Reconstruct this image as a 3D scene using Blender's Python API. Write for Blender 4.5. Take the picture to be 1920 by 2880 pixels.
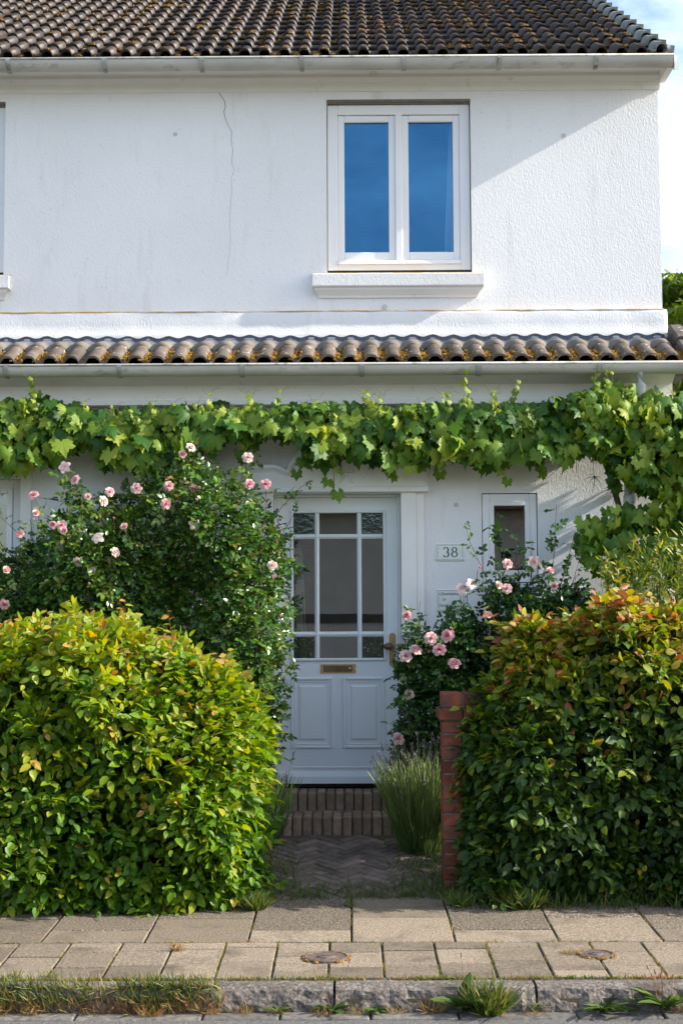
import bpy, bmesh, math, random
import numpy as np
from mathutils import Vector, Matrix, noise as mnoise

# ------------------------------------------------------------------ scene, camera, world, sun
for o in list(bpy.data.objects):
    bpy.data.objects.remove(o)
scene = bpy.context.scene
COL = scene.collection
rng = np.random.default_rng(11)
random.seed(11)
R_ = math.radians

SUN_ELEV, SUN_FRONT = R_(29.0), R_(5.6)          # sun to the right, a little in front of the facade
SUN_DIR = Vector((math.cos(SUN_ELEV) * math.cos(SUN_FRONT), -math.cos(SUN_ELEV) * math.sin(SUN_FRONT), math.sin(SUN_ELEV)))

cam_d = bpy.data.cameras.new('camera')
cam = bpy.data.objects.new('camera', cam_d)
COL.objects.link(cam)
scene.camera = cam
cam_d.sensor_fit = 'VERTICAL'
cam_d.sensor_height = 36.0
cam_d.sensor_width = 24.0
cam_d.lens = 50.0
cam_d.clip_end = 2000.0
cam_d.clip_start = 0.05
_t, _y, _r = math.atan(298 / 4000), 0.006, 0.0045
_f = Vector((-math.sin(_y) * math.cos(_t), math.cos(_y) * math.cos(_t), math.sin(_t)))
_rt = _f.cross(Vector((0, 0, 1))).normalized()
_up = _rt.cross(_f)
_rt, _up = _rt * math.cos(_r) - _up * math.sin(_r), _up * math.cos(_r) + _rt * math.sin(_r)
cam.matrix_world = Matrix(((_rt.x, _up.x, -_f.x, 0.0), (_rt.y, _up.y, -_f.y, -10.1), (_rt.z, _up.z, -_f.z, 1.62), (0, 0, 0, 1)))

world = bpy.data.worlds.new('World')
scene.world = world
world.use_nodes = True
wn, wl = world.node_tree.nodes, world.node_tree.links
wn.clear()
w_out = wn.new('ShaderNodeOutputWorld')
w_bg = wn.new('ShaderNodeBackground')
w_sky = wn.new('ShaderNodeTexSky')
w_sky.sky_type = 'NISHITA'
w_sky.sun_disc = False
w_sky.sun_elevation = SUN_ELEV
w_sky.sun_rotation = math.atan2(SUN_DIR.x, SUN_DIR.y)
w_sky.air_density = 1.0
w_sky.dust_density = 1.8
w_sky.ozone_density = 1.8
w_bg.inputs['Strength'].default_value = 0.15
# thin high cloud over the whole dome
w_tc = wn.new('ShaderNodeTexCoord')
w_map = wn.new('ShaderNodeMapping')
w_map.inputs['Scale'].default_value = (1.0, 1.0, 2.6)
w_noise = wn.new('ShaderNodeTexNoise')
w_noise.inputs['Scale'].default_value = 2.2
w_noise.inputs['Detail'].default_value = 7.0
w_noise.inputs['Roughness'].default_value = 0.62
w_ramp = wn.new('ShaderNodeValToRGB')
w_ramp.color_ramp.elements[0].position = 0.47
w_ramp.color_ramp.elements[0].color = (0, 0, 0, 1)
w_ramp.color_ramp.elements[1].position = 0.68
w_ramp.color_ramp.elements[1].color = (0.62, 0.62, 0.62, 1)
w_mix = wn.new('ShaderNodeMixRGB')
w_mix.inputs['Color2'].default_value = (8.5, 8.8, 9.4, 1)
wl.new(w_tc.outputs['Generated'], w_map.inputs['Vector'])
wl.new(w_map.outputs['Vector'], w_noise.inputs['Vector'])
wl.new(w_noise.outputs['Fac'], w_ramp.inputs['Fac'])
wl.new(w_ramp.outputs['Color'], w_mix.inputs['Fac'])
wl.new(w_sky.outputs['Color'], w_mix.inputs['Color1'])
wl.new(w_mix.outputs['Color'], w_bg.inputs['Color'])
wl.new(w_bg.outputs['Background'], w_out.inputs['Surface'])

sun_d = bpy.data.lights.new('sun', 'SUN')
sun_d.energy = 4.4
sun_d.angle = R_(0.5)
sun_d.color = (1.0, 0.93, 0.82)
sun = bpy.data.objects.new('sun', sun_d)
COL.objects.link(sun)
sun.location = (30, -4, 20)
sun.rotation_euler = (-SUN_DIR).to_track_quat('-Z', 'Y').to_euler()

vs = scene.view_settings
scene.display_settings.display_device = 'sRGB'
vs.view_transform = 'Standard'
vs.look = 'None'
vs.gamma = 1.0
vs.use_curve_mapping = False
vs.exposure = 1.12

# ------------------------------------------------------------------ helpers
WLOC = {}


def place(o, parent, loc):
    loc = Vector(loc)
    WLOC[o.name] = loc
    COL.objects.link(o)
    if parent is not None:
        o.parent = parent
        o.location = loc - WLOC[parent.name]
    else:
        o.location = loc
    return o


def tag(o, label=None, cat=None, group=None, kind=None):
    if label:
        o['label'] = label
    if cat:
        o['category'] = cat
    if group:
        o['group'] = group
    if kind:
        o['kind'] = kind
    return o


def empty(name, loc):
    o = bpy.data.objects.new(name, None)
    o.empty_display_size = 0.1
    return place(o, None, loc)


def obj(name, me, mat=None, parent=None, loc=(0, 0, 0)):
    if mat is not None and len(me.materials) == 0:
        me.materials.append(mat)
    o = bpy.data.objects.new(name, me)
    return place(o, parent, loc)


def inst(name, me, mw, parent=None):
    """object with a full world matrix, child of parent (parents are never rotated)"""
    o = bpy.data.objects.new(name, me)
    COL.objects.link(o)
    m = mw.copy()
    WLOC[o.name] = mw.translation.copy()
    if parent is not None:
        o.parent = parent
        m.translation = mw.translation - WLOC[parent.name]
    o.matrix_basis = m
    return o


class MB:
    """collects geometry in world coordinates; build() makes ONE mesh object"""

    def __init__(self):
        self.v, self.f = [], []

    def add(self, vs_, fs):
        b = len(self.v)
        self.v += [tuple(p) for p in vs_]
        self.f += [tuple(i + b for i in q) for q in fs]
        return self

    def box(self, x0, x1, y0, y1, z0, z1):
        return self.add([(x0, y0, z0), (x1, y0, z0), (x1, y1, z0), (x0, y1, z0), (x0, y0, z1), (x1, y0, z1), (x1, y1, z1), (x0, y1, z1)],
                        [(0, 3, 2, 1), (4, 5, 6, 7), (0, 1, 5, 4), (1, 2, 6, 5), (2, 3, 7, 6), (3, 0, 4, 7)])

    def quad(self, a, b, c, d):
        return self.add([a, b, c, d], [(0, 1, 2, 3)])

    def profile_x(self, pts, x0, x1, closed=True, caps=True):
        n = len(pts)
        vs_ = [(x0, p[0], p[1]) for p in pts] + [(x1, p[0], p[1]) for p in pts]
        fs = []
        m = n if closed else n - 1
        for i in range(m):
            j = (i + 1) % n
            fs.append((i, j, n + j, n + i))
        if caps and closed:
            fs.append(tuple(range(n))[::-1])
            fs.append(tuple(range(n, 2 * n)))
        return self.add(vs_, fs)

    def prism_y(self, pts, y0, y1):
        """polygon in x,z, extruded along y"""
        n = len(pts)
        vs_ = [(p[0], y0, p[1]) for p in pts] + [(p[0], y1, p[1]) for p in pts]
        fs = [(i, (i + 1) % n, n + (i + 1) % n, n + i) for i in range(n)]
        fs.append(tuple(range(n)))
        fs.append(tuple(range(n, 2 * n))[::-1])
        return self.add(vs_, fs)

    def tube(self, pts, radii, n=6):
        pts = [Vector(p) for p in pts]
        if not isinstance(radii, (list, tuple)):
            radii = [radii] * len(pts)
        rings = []
        for i, p in enumerate(pts):
            d = (pts[min(i + 1, len(pts) - 1)] - pts[max(i - 1, 0)])
            d = d.normalized() if d.length > 1e-9 else Vector((0, 0, 1))
            a = d.orthogonal().normalized() if abs(d.z) > 0.95 else d.cross(Vector((0, 0, 1))).normalized()
            b = d.cross(a)
            rings.append([p + (a * math.cos(2 * math.pi * k / n) + b * math.sin(2 * math.pi * k / n)) * radii[i] for k in range(n)])
        vs_ = [q for r in rings for q in r]
        fs = []
        for i in range(len(rings) - 1):
            for k in range(n):
                fs.append((i * n + k, i * n + (k + 1) % n, (i + 1) * n + (k + 1) % n, (i + 1) * n + k))
        fs.append(tuple(range(n))[::-1])
        fs.append(tuple(range((len(rings) - 1) * n, len(rings) * n)))
        return self.add(vs_, fs)

    def lathe(self, prof, c, axis='Z', n=20):
        """prof: list of (r, h) along axis"""
        vs_, fs = [], []
        for r, h in prof:
            for k in range(n):
                a = 2 * math.pi * k / n
                if axis == 'Z':
                    vs_.append((c[0] + r * math.cos(a), c[1] + r * math.sin(a), c[2] + h))
                else:
                    vs_.append((c[0] + r * math.cos(a), c[1] + h, c[2] + r * math.sin(a)))
        for i in range(len(prof) - 1):
            for k in range(n):
                q = (i * n + k, i * n + (k + 1) % n, (i + 1) * n + (k + 1) % n, (i + 1) * n + k)
                fs.append(q if axis == 'Z' else q[::-1])
        fs.append(tuple(range(n))[::-1])
        fs.append(tuple(range((len(prof) - 1) * n, len(prof) * n)))
        return self.add(vs_, fs)

    def mesh(self, name, bevel=0.0, smooth=False, segs=1, origin=(0, 0, 0), fix=True):
        me = bpy.data.meshes.new(name)
        me.from_pydata([(v[0] - origin[0], v[1] - origin[1], v[2] - origin[2]) for v in self.v], [], self.f)
        bm = bmesh.new()
        bm.from_mesh(me)
        if fix:
            bmesh.ops.recalc_face_normals(bm, faces=bm.faces)
        if bevel > 0:
            es = [e for e in bm.edges if len(e.link_faces) == 2 and e.calc_face_angle(0) > 0.6]
            bmesh.ops.bevel(bm, geom=es, offset=bevel, segments=segs, affect='EDGES', clamp_overlap=True)
        bm.to_mesh(me)
        bm.free()
        if smooth:
            me.polygons.foreach_set('use_smooth', [True] * len(me.polygons))
        me.update()
        return me

    def build(self, name, mat, parent=None, bevel=0.0, smooth=False, segs=1, origin=None, fix=True):
        og = origin if origin is not None else ((0, 0, 0) if parent is None else tuple(WLOC[parent.name]))
        me = self.mesh(name, bevel, smooth, segs, og, fix)
        return obj(name, me, mat, parent, og)


def fast_mesh(name, V, Fq, mat, uv=None, tint=None, smooth=True):
    """V (n,3), Fq (m,k) equal sized polygons"""
    me = bpy.data.meshes.new(name)
    m, k = Fq.shape
    me.vertices.add(len(V))
    me.vertices.foreach_set('co', np.ascontiguousarray(V, dtype=np.float32).ravel())
    me.loops.add(m * k)
    me.polygons.add(m)
    me.loops.foreach_set('vertex_index', np.ascontiguousarray(Fq, dtype=np.int32).ravel())
    me.polygons.foreach_set('loop_start', np.arange(0, m * k, k, dtype=np.int32))
    me.polygons.foreach_set('loop_total', np.full(m, k, dtype=np.int32))
    if smooth:
        me.polygons.foreach_set('use_smooth', np.ones(m, dtype=bool))
    if uv is not None:
        ul = me.uv_layers.new(name='UVMap')
        ul.data.foreach_set('uv', np.ascontiguousarray(uv[Fq.ravel()], dtype=np.float32).ravel())
    if tint is not None:
        at = me.attributes.new('tint', 'FLOAT', 'POINT')
        at.data.foreach_set('value', np.ascontiguousarray(tint, dtype=np.float32))
    me.update(calc_edges=True)
    me.validate()
    if mat is not None:
        me.materials.append(mat)
    return me


def norm(a):
    return a / np.maximum(np.linalg.norm(a, axis=-1, keepdims=True), 1e-9)


def leaf_frames(N, T):
    T = norm(T)
    Z = norm(N - (N * T).sum(1, keepdims=True) * T)
    X = np.cross(T, Z)
    return X, T, Z


def leaf_cloud(name, tpl, P, N, T, S, tint, mat):
    tv, tf, tuv = tpl
    X, Y, Z = leaf_frames(N, T)
    V = P[:, None, :] + S[:, None, None] * (tv[None, :, 0:1] * X[:, None, :] + tv[None, :, 1:2] * Y[:, None, :] + tv[None, :, 2:3] * Z[:, None, :])
    n, m = len(P), len(tv)
    Fq = (tf[None] + (np.arange(n) * m)[:, None, None]).reshape(-1, tf.shape[1])
    return fast_mesh(name, V.reshape(-1, 3), Fq, mat, np.tile(tuv, (n, 1)), np.repeat(tint, m))


def leaf_parts(name, tpls, P, N, T, S, tint, mat, parent, bins=5):
    """each leaf an object of its own; shared meshes (shape x tint step)"""
    X, Y, Z = leaf_frames(N, T)
    cache = {}
    for i in range(len(P)):
        b = int(np.clip(tint[i] * bins, 0, bins - 1))
        k = (b, i % len(tpls))
        if k not in cache:
            tv, tf, tuv = tpls[k[1]]
            cache[k] = fast_mesh(name, tv.copy(), tf, mat, tuv, np.full(len(tv), (b + 0.5) / bins))
        s = S[i]
        m = Matrix(((X[i, 0] * s, Y[i, 0] * s, Z[i, 0] * s, P[i, 0]), (X[i, 1] * s, Y[i, 1] * s, Z[i, 1] * s, P[i, 1]),
                    (X[i, 2] * s, Y[i, 2] * s, Z[i, 2] * s, P[i, 2]), (0, 0, 0, 1)))
        inst(name, cache[k], m, parent)


def leaf_template(rows, fold=0.12, curl=0.12, twist=0.0, wave=0.0):
    """rows: list of (y, halfwidth); folded along the midrib; unit length 1"""
    vs_, uv = [], []
    for i, (y, w) in enumerate(rows):
        z0 = -curl * y * y
        tw = twist * y
        wv = wave * (1 if i % 2 else -1)
        for s in (-1, 0, 1):
            vs_.append((s * w, y, z0 + abs(s) * fold * w * 2 + s * tw * w + abs(s) * wv))
            uv.append((0.5 + 0.5 * s * w / 0.35, y))
    fs = []
    for i in range(len(rows) - 1):
        a = i * 3
        fs += [(a, a + 1, a + 4, a + 3), (a + 1, a + 2, a + 5, a + 4)]
    return np.array(vs_, float), np.array(fs), np.array(uv, float)


# ------------------------------------------------------------------ materials
def new_mat(name):
    m = bpy.data.materials.new(name)
    m.use_nodes = True
    nt = m.node_tree
    b = nt.nodes['Principled BSDF']
    return m, nt.nodes, nt.links, b


def noise_node(n, l, vec, scale, detail=4.0, rough=0.55, dist=0.0):
    t = n.new('ShaderNodeTexNoise')
    t.inputs['Scale'].default_value = scale
    t.inputs['Detail'].default_value = detail
    t.inputs['Roughness'].default_value = rough
    t.inputs['Distortion'].default_value = dist
    l.new(vec, t.inputs['Vector'])
    return t


def ramp_node(n, l, fac, stops):
    r = n.new('ShaderNodeValToRGB')
    e = r.color_ramp.elements
    while len(e) < len(stops):
        e.new(0.5)
    for k, (p, c) in enumerate(stops):
        e[k].position = p
        e[k].color = (c[0], c[1], c[2], 1) if len(c) == 3 else c
    l.new(fac, r.inputs['Fac'])
    return r


def coords(n, l, scale=(1, 1, 1), kind='Object', rnd=False):
    tc = n.new('ShaderNodeTexCoord')
    mp = n.new('ShaderNodeMapping')
    mp.inputs['Scale'].default_value = scale
    l.new(tc.outputs[kind], mp.inputs['Vector'])
    if rnd:
        oi = n.new('ShaderNodeObjectInfo')
        mu = n.new('ShaderNodeMath')
        mu.operation = 'MULTIPLY'
        mu.inputs[1].default_value = 37.0
        l.new(oi.outputs['Random'], mu.inputs[0])
        l.new(mu.outputs[0], mp.inputs['Location'])
    return mp.outputs['Vector']


def mix_node(n, l, fac, c1, c2, mode='MIX'):
    m = n.new('ShaderNodeMixRGB')
    m.blend_type = mode
    for sock, val in ((m.inputs['Fac'], fac), (m.inputs['Color1'], c1), (m.inputs['Color2'], c2)):
        if isinstance(val, (int, float)):
            sock.default_value = val
        elif isinstance(val, tuple):
            sock.default_value = (val[0], val[1], val[2], 1)
        else:
            l.new(val, sock)
    return m.outputs['Color']


def bump_node(n, l, b, height, strength, dist, prev=None):
    bp = n.new('ShaderNodeBump')
    bp.inputs['Strength'].default_value = strength
    bp.inputs['Distance'].default_value = dist
    l.new(height, bp.inputs['Height'])
    if prev is not None:
        l.new(prev, bp.inputs['Normal'])
    l.new(bp.outputs['Normal'], b.inputs['Normal'])
    return bp.outputs['Normal']


def surf(name, stops, scale=6.0, rough=0.8, bump=0.2, bdist=0.004, bscale=60.0, detail=6.0, stretch=(1, 1, 1), spec=0.3, rnd=False, dirt=None, rnd_val=0.0, metallic=0.0):
    """noise-varied colour, fine relief, optional dirt = (colour, scale, lo, hi)"""
    m, n, l, b = new_mat(name)
    v = coords(n, l, stretch, rnd=rnd)
    t = noise_node(n, l, v, scale, detail)
    col = ramp_node(n, l, t.outputs['Fac'], stops).outputs['Color']
    if dirt:
        d = noise_node(n, l, v, dirt[1], 8.0, 0.65)
        f = ramp_node(n, l, d.outputs['Fac'], [(dirt[2], (0, 0, 0)), (dirt[3], (1, 1, 1))])
        col = mix_node(n, l, f.outputs['Color'], col, dirt[0])
    if rnd_val:
        oi = n.new('ShaderNodeObjectInfo')
        hs = n.new('ShaderNodeHueSaturation')
        mr = n.new('ShaderNodeMapRange')
        mr.inputs['To Min'].default_value = 1 - rnd_val
        mr.inputs['To Max'].default_value = 1 + rnd_val
        l.new(oi.outputs['Random'], mr.inputs['Value'])
        l.new(mr.outputs['Result'], hs.inputs['Value'])
        l.new(col, hs.inputs['Color'])
        col = hs.outputs['Color']
    l.new(col, b.inputs['Base Color'])
    b.inputs['Roughness'].default_value = rough
    b.inputs['Specular IOR Level'].default_value = spec
    b.inputs['Metallic'].default_value = metallic
    if bump:
        h = noise_node(n, l, v, bscale, 4.0, 0.6)
        bump_node(n, l, b, h.outputs['Fac'], bump, bdist)
    return m


def plaster(name, tone, coarse, fine, dist, streak=True):
    m, n, l, b = new_mat(name)
    v = coords(n, l)
    big = noise_node(n, l, v, 0.9, 5.0, 0.6)
    col = ramp_node(n, l, big.outputs['Fac'], [(0.3, tuple(c * 0.93 for c in tone)), (0.7, tone)]).outputs['Color']
    v2 = coords(n, l, (3.0, 3.0, 0.5))
    st = noise_node(n, l, v2, 2.4, 6.0, 0.7)
    sf = ramp_node(n, l, st.outputs['Fac'], [(0.56, (0, 0, 0)), (0.8, (0.4, 0.4, 0.4))])
    if streak:
        col = mix_node(n, l, sf.outputs['Color'], col, (0.5, 0.48, 0.44))
    sp = noise_node(n, l, v, 34.0, 3.0, 0.5)
    spf = ramp_node(n, l, sp.outputs['Fac'], [(0.66, (0, 0, 0)), (0.74, (0.35, 0.35, 0.35))])
    col = mix_node(n, l, spf.outputs['Color'], col, (0.55, 0.54, 0.52))
    l.new(col, b.inputs['Base Color'])
    b.inputs['Roughness'].default_value = 0.9
    b.inputs['Specular IOR Level'].default_value = 0.15
    va = coords(n, l, (1.0, 1.0, 0.5))
    h1 = noise_node(n, l, va, coarse, 3.0, 0.6, 0.6)
    h2 = noise_node(n, l, v, fine, 2.0, 0.5)
    n1 = bump_node(n, l, b, h1.outputs['Fac'], 0.75, dist)
    bump_node(n, l, b, h2.outputs['Fac'], 0.4, dist * 0.5, n1)
    return m


def leaf_mat(name, stops, trans=0.3, rough=0.42, vein=0.0, spec=0.45, spread=0.3):
    m, n, l, b = new_mat(name)
    at = n.new('ShaderNodeAttribute')
    at.attribute_name = 'tint'
    ge = n.new('ShaderNodeNewGeometry')
    oi = n.new('ShaderNodeObjectInfo')
    a1 = n.new('ShaderNodeMath')
    a1.operation = 'ADD'
    l.new(ge.outputs['Random Per Island'], a1.inputs[0])
    l.new(oi.outputs['Random'], a1.inputs[1])
    fr = n.new('ShaderNodeMath')
    fr.operation = 'FRACT'
    l.new(a1.outputs[0], fr.inputs[0])
    mr = n.new('ShaderNodeMapRange')
    mr.inputs['To Min'].default_value = -spread / 2
    mr.inputs['To Max'].default_value = spread / 2
    l.new(fr.outputs[0], mr.inputs['Value'])
    a2 = n.new('ShaderNodeMath')
    a2.operation = 'ADD'
    a2.use_clamp = True
    l.new(at.outputs['Fac'], a2.inputs[0])
    l.new(mr.outputs['Result'], a2.inputs[1])
    cr = ramp_node(n, l, a2.outputs[0], stops)
    col = cr.outputs['Color']
    uv = n.new('ShaderNodeUVMap')
    if vein:
        sx = n.new('ShaderNodeSeparateXYZ')
        l.new(uv.outputs['UV'], sx.inputs[0])
        s1 = n.new('ShaderNodeMath'); s1.operation = 'SUBTRACT'; s1.inputs[1].default_value = 0.5
        l.new(sx.outputs['X'], s1.inputs[0])
        s2 = n.new('ShaderNodeMath'); s2.operation = 'ABSOLUTE'
        l.new(s1.outputs[0], s2.inputs[0])
        s3 = n.new('ShaderNodeMath'); s3.operation = 'MULTIPLY_ADD'; s3.inputs[1].default_value = -0.55
        l.new(s2.outputs[0], s3.inputs[0]); l.new(sx.outputs['Y'], s3.inputs[2])
        s4 = n.new('ShaderNodeMath'); s4.operation = 'MULTIPLY'; s4.inputs[1].default_value = 62.0
        l.new(s3.outputs[0], s4.inputs[0])
        s5 = n.new('ShaderNodeMath'); s5.operation = 'SINE'
        l.new(s4.outputs[0], s5.inputs[0])
        bump_node(n, l, b, s5.outputs[0], vein, 0.004)
    l.new(col, b.inputs['Base Color'])
    b.inputs['Roughness'].default_value = rough
    b.inputs['Specular IOR Level'].default_value = spec
    tr = n.new('ShaderNodeBsdfTranslucent')
    hs = n.new('ShaderNodeHueSaturation')
    hs.inputs['Hue'].default_value = 0.485
    hs.inputs['Saturation'].default_value = 1.1
    hs.inputs['Value'].default_value = 1.7
    l.new(col, hs.inputs['Color'])
    l.new(hs.outputs['Color'], tr.inputs['Color'])
    mx = n.new('ShaderNodeMixShader')
    mx.inputs['Fac'].default_value = trans
    l.new(b.outputs['BSDF'], mx.inputs[1])
    l.new(tr.outputs['BSDF'], mx.inputs[2])
    l.new(mx.outputs['Shader'], n['Material Output'].inputs['Surface'])
    return m


def glass_mat(name, ior, tint, refl, base=0.02, ripple=0.0):
    m, n, l, b = new_mat(name)
    n.remove(b)
    tr = n.new('ShaderNodeBsdfTransparent')
    tr.inputs['Color'].default_value = (*tint, 1)
    gl = n.new('ShaderNodeBsdfGlossy')
    gl.inputs['Roughness'].default_value = 0.0
    gl.inputs['Color'].default_value = (*refl, 1)
    fr = n.new('ShaderNodeFresnel')
    fr.inputs['IOR'].default_value = ior
    ad = n.new('ShaderNodeMath')
    ad.operation = 'ADD'
    ad.use_clamp = True
    ad.inputs[1].default_value = base
    l.new(fr.outputs['Fac'], ad.inputs[0])
    v = coords(n, l)
    t = noise_node(n, l, v, 3.0 if ripple < 0.2 else 40.0, 2.0)
    bp = n.new('ShaderNodeBump')
    bp.inputs['Strength'].default_value = max(ripple, 0.02)
    bp.inputs['Distance'].default_value = 0.004
    l.new(t.outputs['Fac'], bp.inputs['Height'])
    l.new(bp.outputs['Normal'], gl.inputs['Normal'])
    mx = n.new('ShaderNodeMixShader')
    l.new(ad.outputs[0], mx.inputs['Fac'])
    l.new(tr.outputs['BSDF'], mx.inputs[1])
    l.new(gl.outputs['BSDF'], mx.inputs[2])
    l.new(mx.outputs['Shader'], n['Material Output'].inputs['Surface'])
    return m


def mossy(name, stops, moss, lo, hi, scale=14.0, rough=0.7, lichen=None, spec=0.3, rnd_val=0.15, bump=0.35):
    m, n, l, b = new_mat(name)
    v = coords(n, l, rnd=True)
    t = noise_node(n, l, v, 9.0, 6.0)
    col = ramp_node(n, l, t.outputs['Fac'], stops).outputs['Color']
    oi = n.new('ShaderNodeObjectInfo')
    hs = n.new('ShaderNodeHueSaturation')
    mr = n.new('ShaderNodeMapRange')
    mr.inputs['To Min'].default_value = 1 - rnd_val
    mr.inputs['To Max'].default_value = 1 + rnd_val
    l.new(oi.outputs['Random'], mr.inputs['Value'])
    l.new(mr.outputs['Result'], hs.inputs['Value'])
    l.new(col, hs.inputs['Color'])
    col = hs.outputs['Color']
    d = noise_node(n, l, v, scale, 8.0, 0.7)
    f = ramp_node(n, l, d.outputs['Fac'], [(lo, (0, 0, 0)), (hi, (1, 1, 1))])
    col = mix_node(n, l, f.outputs['Color'], col, moss)
    if lichen:
        d2 = noise_node(n, l, v, lichen[1], 3.0, 0.5)
        f2 = ramp_node(n, l, d2.outputs['Fac'], [(lichen[2], (0, 0, 0)), (lichen[2] + 0.02, (1, 1, 1))])
        col = mix_node(n, l, f2.outputs['Color'], col, lichen[0])
    l.new(col, b.inputs['Base Color'])
    b.inputs['Roughness'].default_value = rough
    b.inputs['Specular IOR Level'].default_value = spec
    h = noise_node(n, l, v, 70.0, 5.0, 0.65)
    bump_node(n, l, b, h.outputs['Fac'], bump, 0.004)
    return m


M = {}
M['plaster'] = plaster('plaster', (0.83, 0.83, 0.83), 85.0, 170.0, 0.0055)
M['plaster_rough'] = plaster('plaster_rough', (0.74, 0.74, 0.74), 90.0, 170.0, 0.005)
M['trim'] = surf('trim', [(0.3, (0.78, 0.775, 0.75)), (0.7, (0.83, 0.825, 0.81))], 5.0, 0.6, 0.1, 0.002, 60.0, dirt=((0.42, 0.38, 0.30), 7.0, 0.62, 0.85))
M['paint'] = surf('paint', [(0.3, (0.78, 0.79, 0.80)), (0.7, (0.82, 0.82, 0.82))], 4.0, 0.42, 0.06, 0.0015, 45.0, spec=0.4)
M['door_paint'] = surf('door_paint', [(0.3, (0.76, 0.81, 0.84)), (0.7, (0.81, 0.85, 0.87))], 5.0, 0.4, 0.07, 0.0015, 40.0, spec=0.4, dirt=((0.5, 0.52, 0.52), 22.0, 0.68, 0.8))
M['gutter'] = surf('gutter', [(0.25, (0.40, 0.40, 0.36)), (0.75, (0.60, 0.59, 0.55))], 3.0, 0.5, 0.15, 0.002, 30.0, stretch=(1.0, 1.0, 3.0), dirt=((0.16, 0.16, 0.11), 6.0, 0.55, 0.78), spec=0.4)
M['gutter_grey'] = surf('gutter_grey', [(0.3, (0.30, 0.31, 0.30)), (0.7, (0.44, 0.44, 0.42))], 6.0, 0.5, 0.1, 0.002, 40.0, dirt=((0.10, 0.10, 0.07), 12.0, 0.5, 0.7))
M['pipe'] = surf('pipe', [(0.3, (0.56, 0.58, 0.58)), (0.7, (0.66, 0.67, 0.66))], 6.0, 0.4, 0.05, 0.001, 40.0, spec=0.5)
M['tile'] = mossy('tile', [(0.3, (0.016, 0.0115, 0.010)), (0.55, (0.034, 0.024, 0.020)), (0.8, (0.066, 0.047, 0.039))], (0.11, 0.062, 0.016), 0.53, 0.66, 16.0, 0.46, lichen=((0.42, 0.42, 0.38), 26.0, 0.715), spec=0.3, rnd_val=0.5)
M['tile_low'] = mossy('tile_low', [(0.3, (0.075, 0.058, 0.048)), (0.55, (0.12, 0.098, 0.08)), (0.8, (0.18, 0.15, 0.125))], (0.26, 0.15, 0.035), 0.62, 0.7, 12.0, 0.75, lichen=((0.46, 0.42, 0.33), 20.0, 0.66), rnd_val=0.25)
M['tile_verge_sunlit'] = mossy('tile_verge_sunlit', [(0.3, (0.16, 0.17, 0.16)), (0.55, (0.24, 0.25, 0.235)), (0.8, (0.32, 0.33, 0.31))], (0.13, 0.085, 0.03), 0.62, 0.72, 12.0, 0.7, rnd_val=0.15)  # paler tile copy: sunlight on the verge rolls put into the colour
M['moss'] = surf('moss', [(0.3, (0.11, 0.058, 0.010)), (0.5, (0.29, 0.15, 0.020)), (0.75, (0.46, 0.28, 0.05))], 30.0, 0.95, 1.0, 0.02, 90.0, rnd=True)
M['moss_dark'] = surf('moss_dark', [(0.3, (0.06, 0.036, 0.010)), (0.55, (0.16, 0.09, 0.022)), (0.75, (0.24, 0.16, 0.05))], 30.0, 0.95, 1.0, 0.02, 90.0)
M['mortar'] = surf('mortar', [(0.3, (0.13, 0.115, 0.095)), (0.7, (0.21, 0.185, 0.155))], 8.0, 0.9, 0.4, 0.004, 60.0, dirt=((0.12, 0.09, 0.06), 14.0, 0.55, 0.7))
M['plug'] = surf('plug', [(0.3, (0.48, 0.48, 0.48)), (0.7, (0.6, 0.6, 0.6))], 20.0, 0.9, 0.3, 0.003, 60.0)
M['lead'] = surf('lead', [(0.3, (0.07, 0.075, 0.095)), (0.7, (0.16, 0.17, 0.20))], 6.0, 0.6, 0.2, 0.003, 30.0, stretch=(6, 1, 1))
M['lichen'] = surf('lichen', [(0.40, (0.78, 0.77, 0.74)), (0.52, (0.66, 0.40, 0.12)), (0.72, (0.55, 0.28, 0.05))], 9.0, 0.95, 0.6, 0.006, 60.0, stretch=(1, 4, 4))
M['glass_up'] = glass_mat('glass_up', 1.7, (0.88, 0.92, 0.95), (0.11, 0.38, 0.72), 0.10)
M['glass'] = glass_mat('glass', 1.6, (0.80, 0.8, 0.78), (0.95, 0.95, 0.95), 0.12)
M['glass_cast'] = glass_mat('glass_cast', 1.6, (0.25, 0.32, 0.27), (0.75, 0.9, 0.8), 0.05, ripple=1.0)
M['room'] = surf('room', [(0.3, (0.09, 0.075, 0.06)), (0.7, (0.16, 0.14, 0.115))], 2.0, 0.9, 0.0)
M['curtain'] = surf('curtain', [(0.3, (0.65, 0.68, 0.68)), (0.7, (0.78, 0.8, 0.8))], 3.0, 0.9, 0.2, 0.01, 8.0, stretch=(6, 6, 0.3))
M['board'] = surf('board', [(0.3, (0.66, 0.64, 0.58)), (0.7, (0.76, 0.74, 0.68))], 2.0, 0.4, 0.05, 0.001, 30.0, stretch=(8, 8, 0.5))
M['board_dark'] = surf('board_dark', [(0.3, (0.04, 0.035, 0.03)), (0.7, (0.09, 0.08, 0.07))], 4.0, 0.4, 0.05, 0.001, 30.0)
M['brass'] = surf('brass', [(0.3, (0.34, 0.20, 0.075)), (0.7, (0.52, 0.33, 0.14))], 14.0, 0.42, 0.1, 0.001, 60.0, metallic=0.45, spec=0.5)
M['brass_dark'] = surf('brass_dark', [(0.3, (0.10, 0.065, 0.035)), (0.7, (0.19, 0.125, 0.065))], 14.0, 0.45, 0.1, 0.001, 60.0, metallic=0.6, spec=0.5)
M['steel'] = surf('steel', [(0.3, (0.5, 0.5, 0.5)), (0.7, (0.6, 0.6, 0.6))], 14.0, 0.3, 0.0, metallic=0.9)
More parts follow.
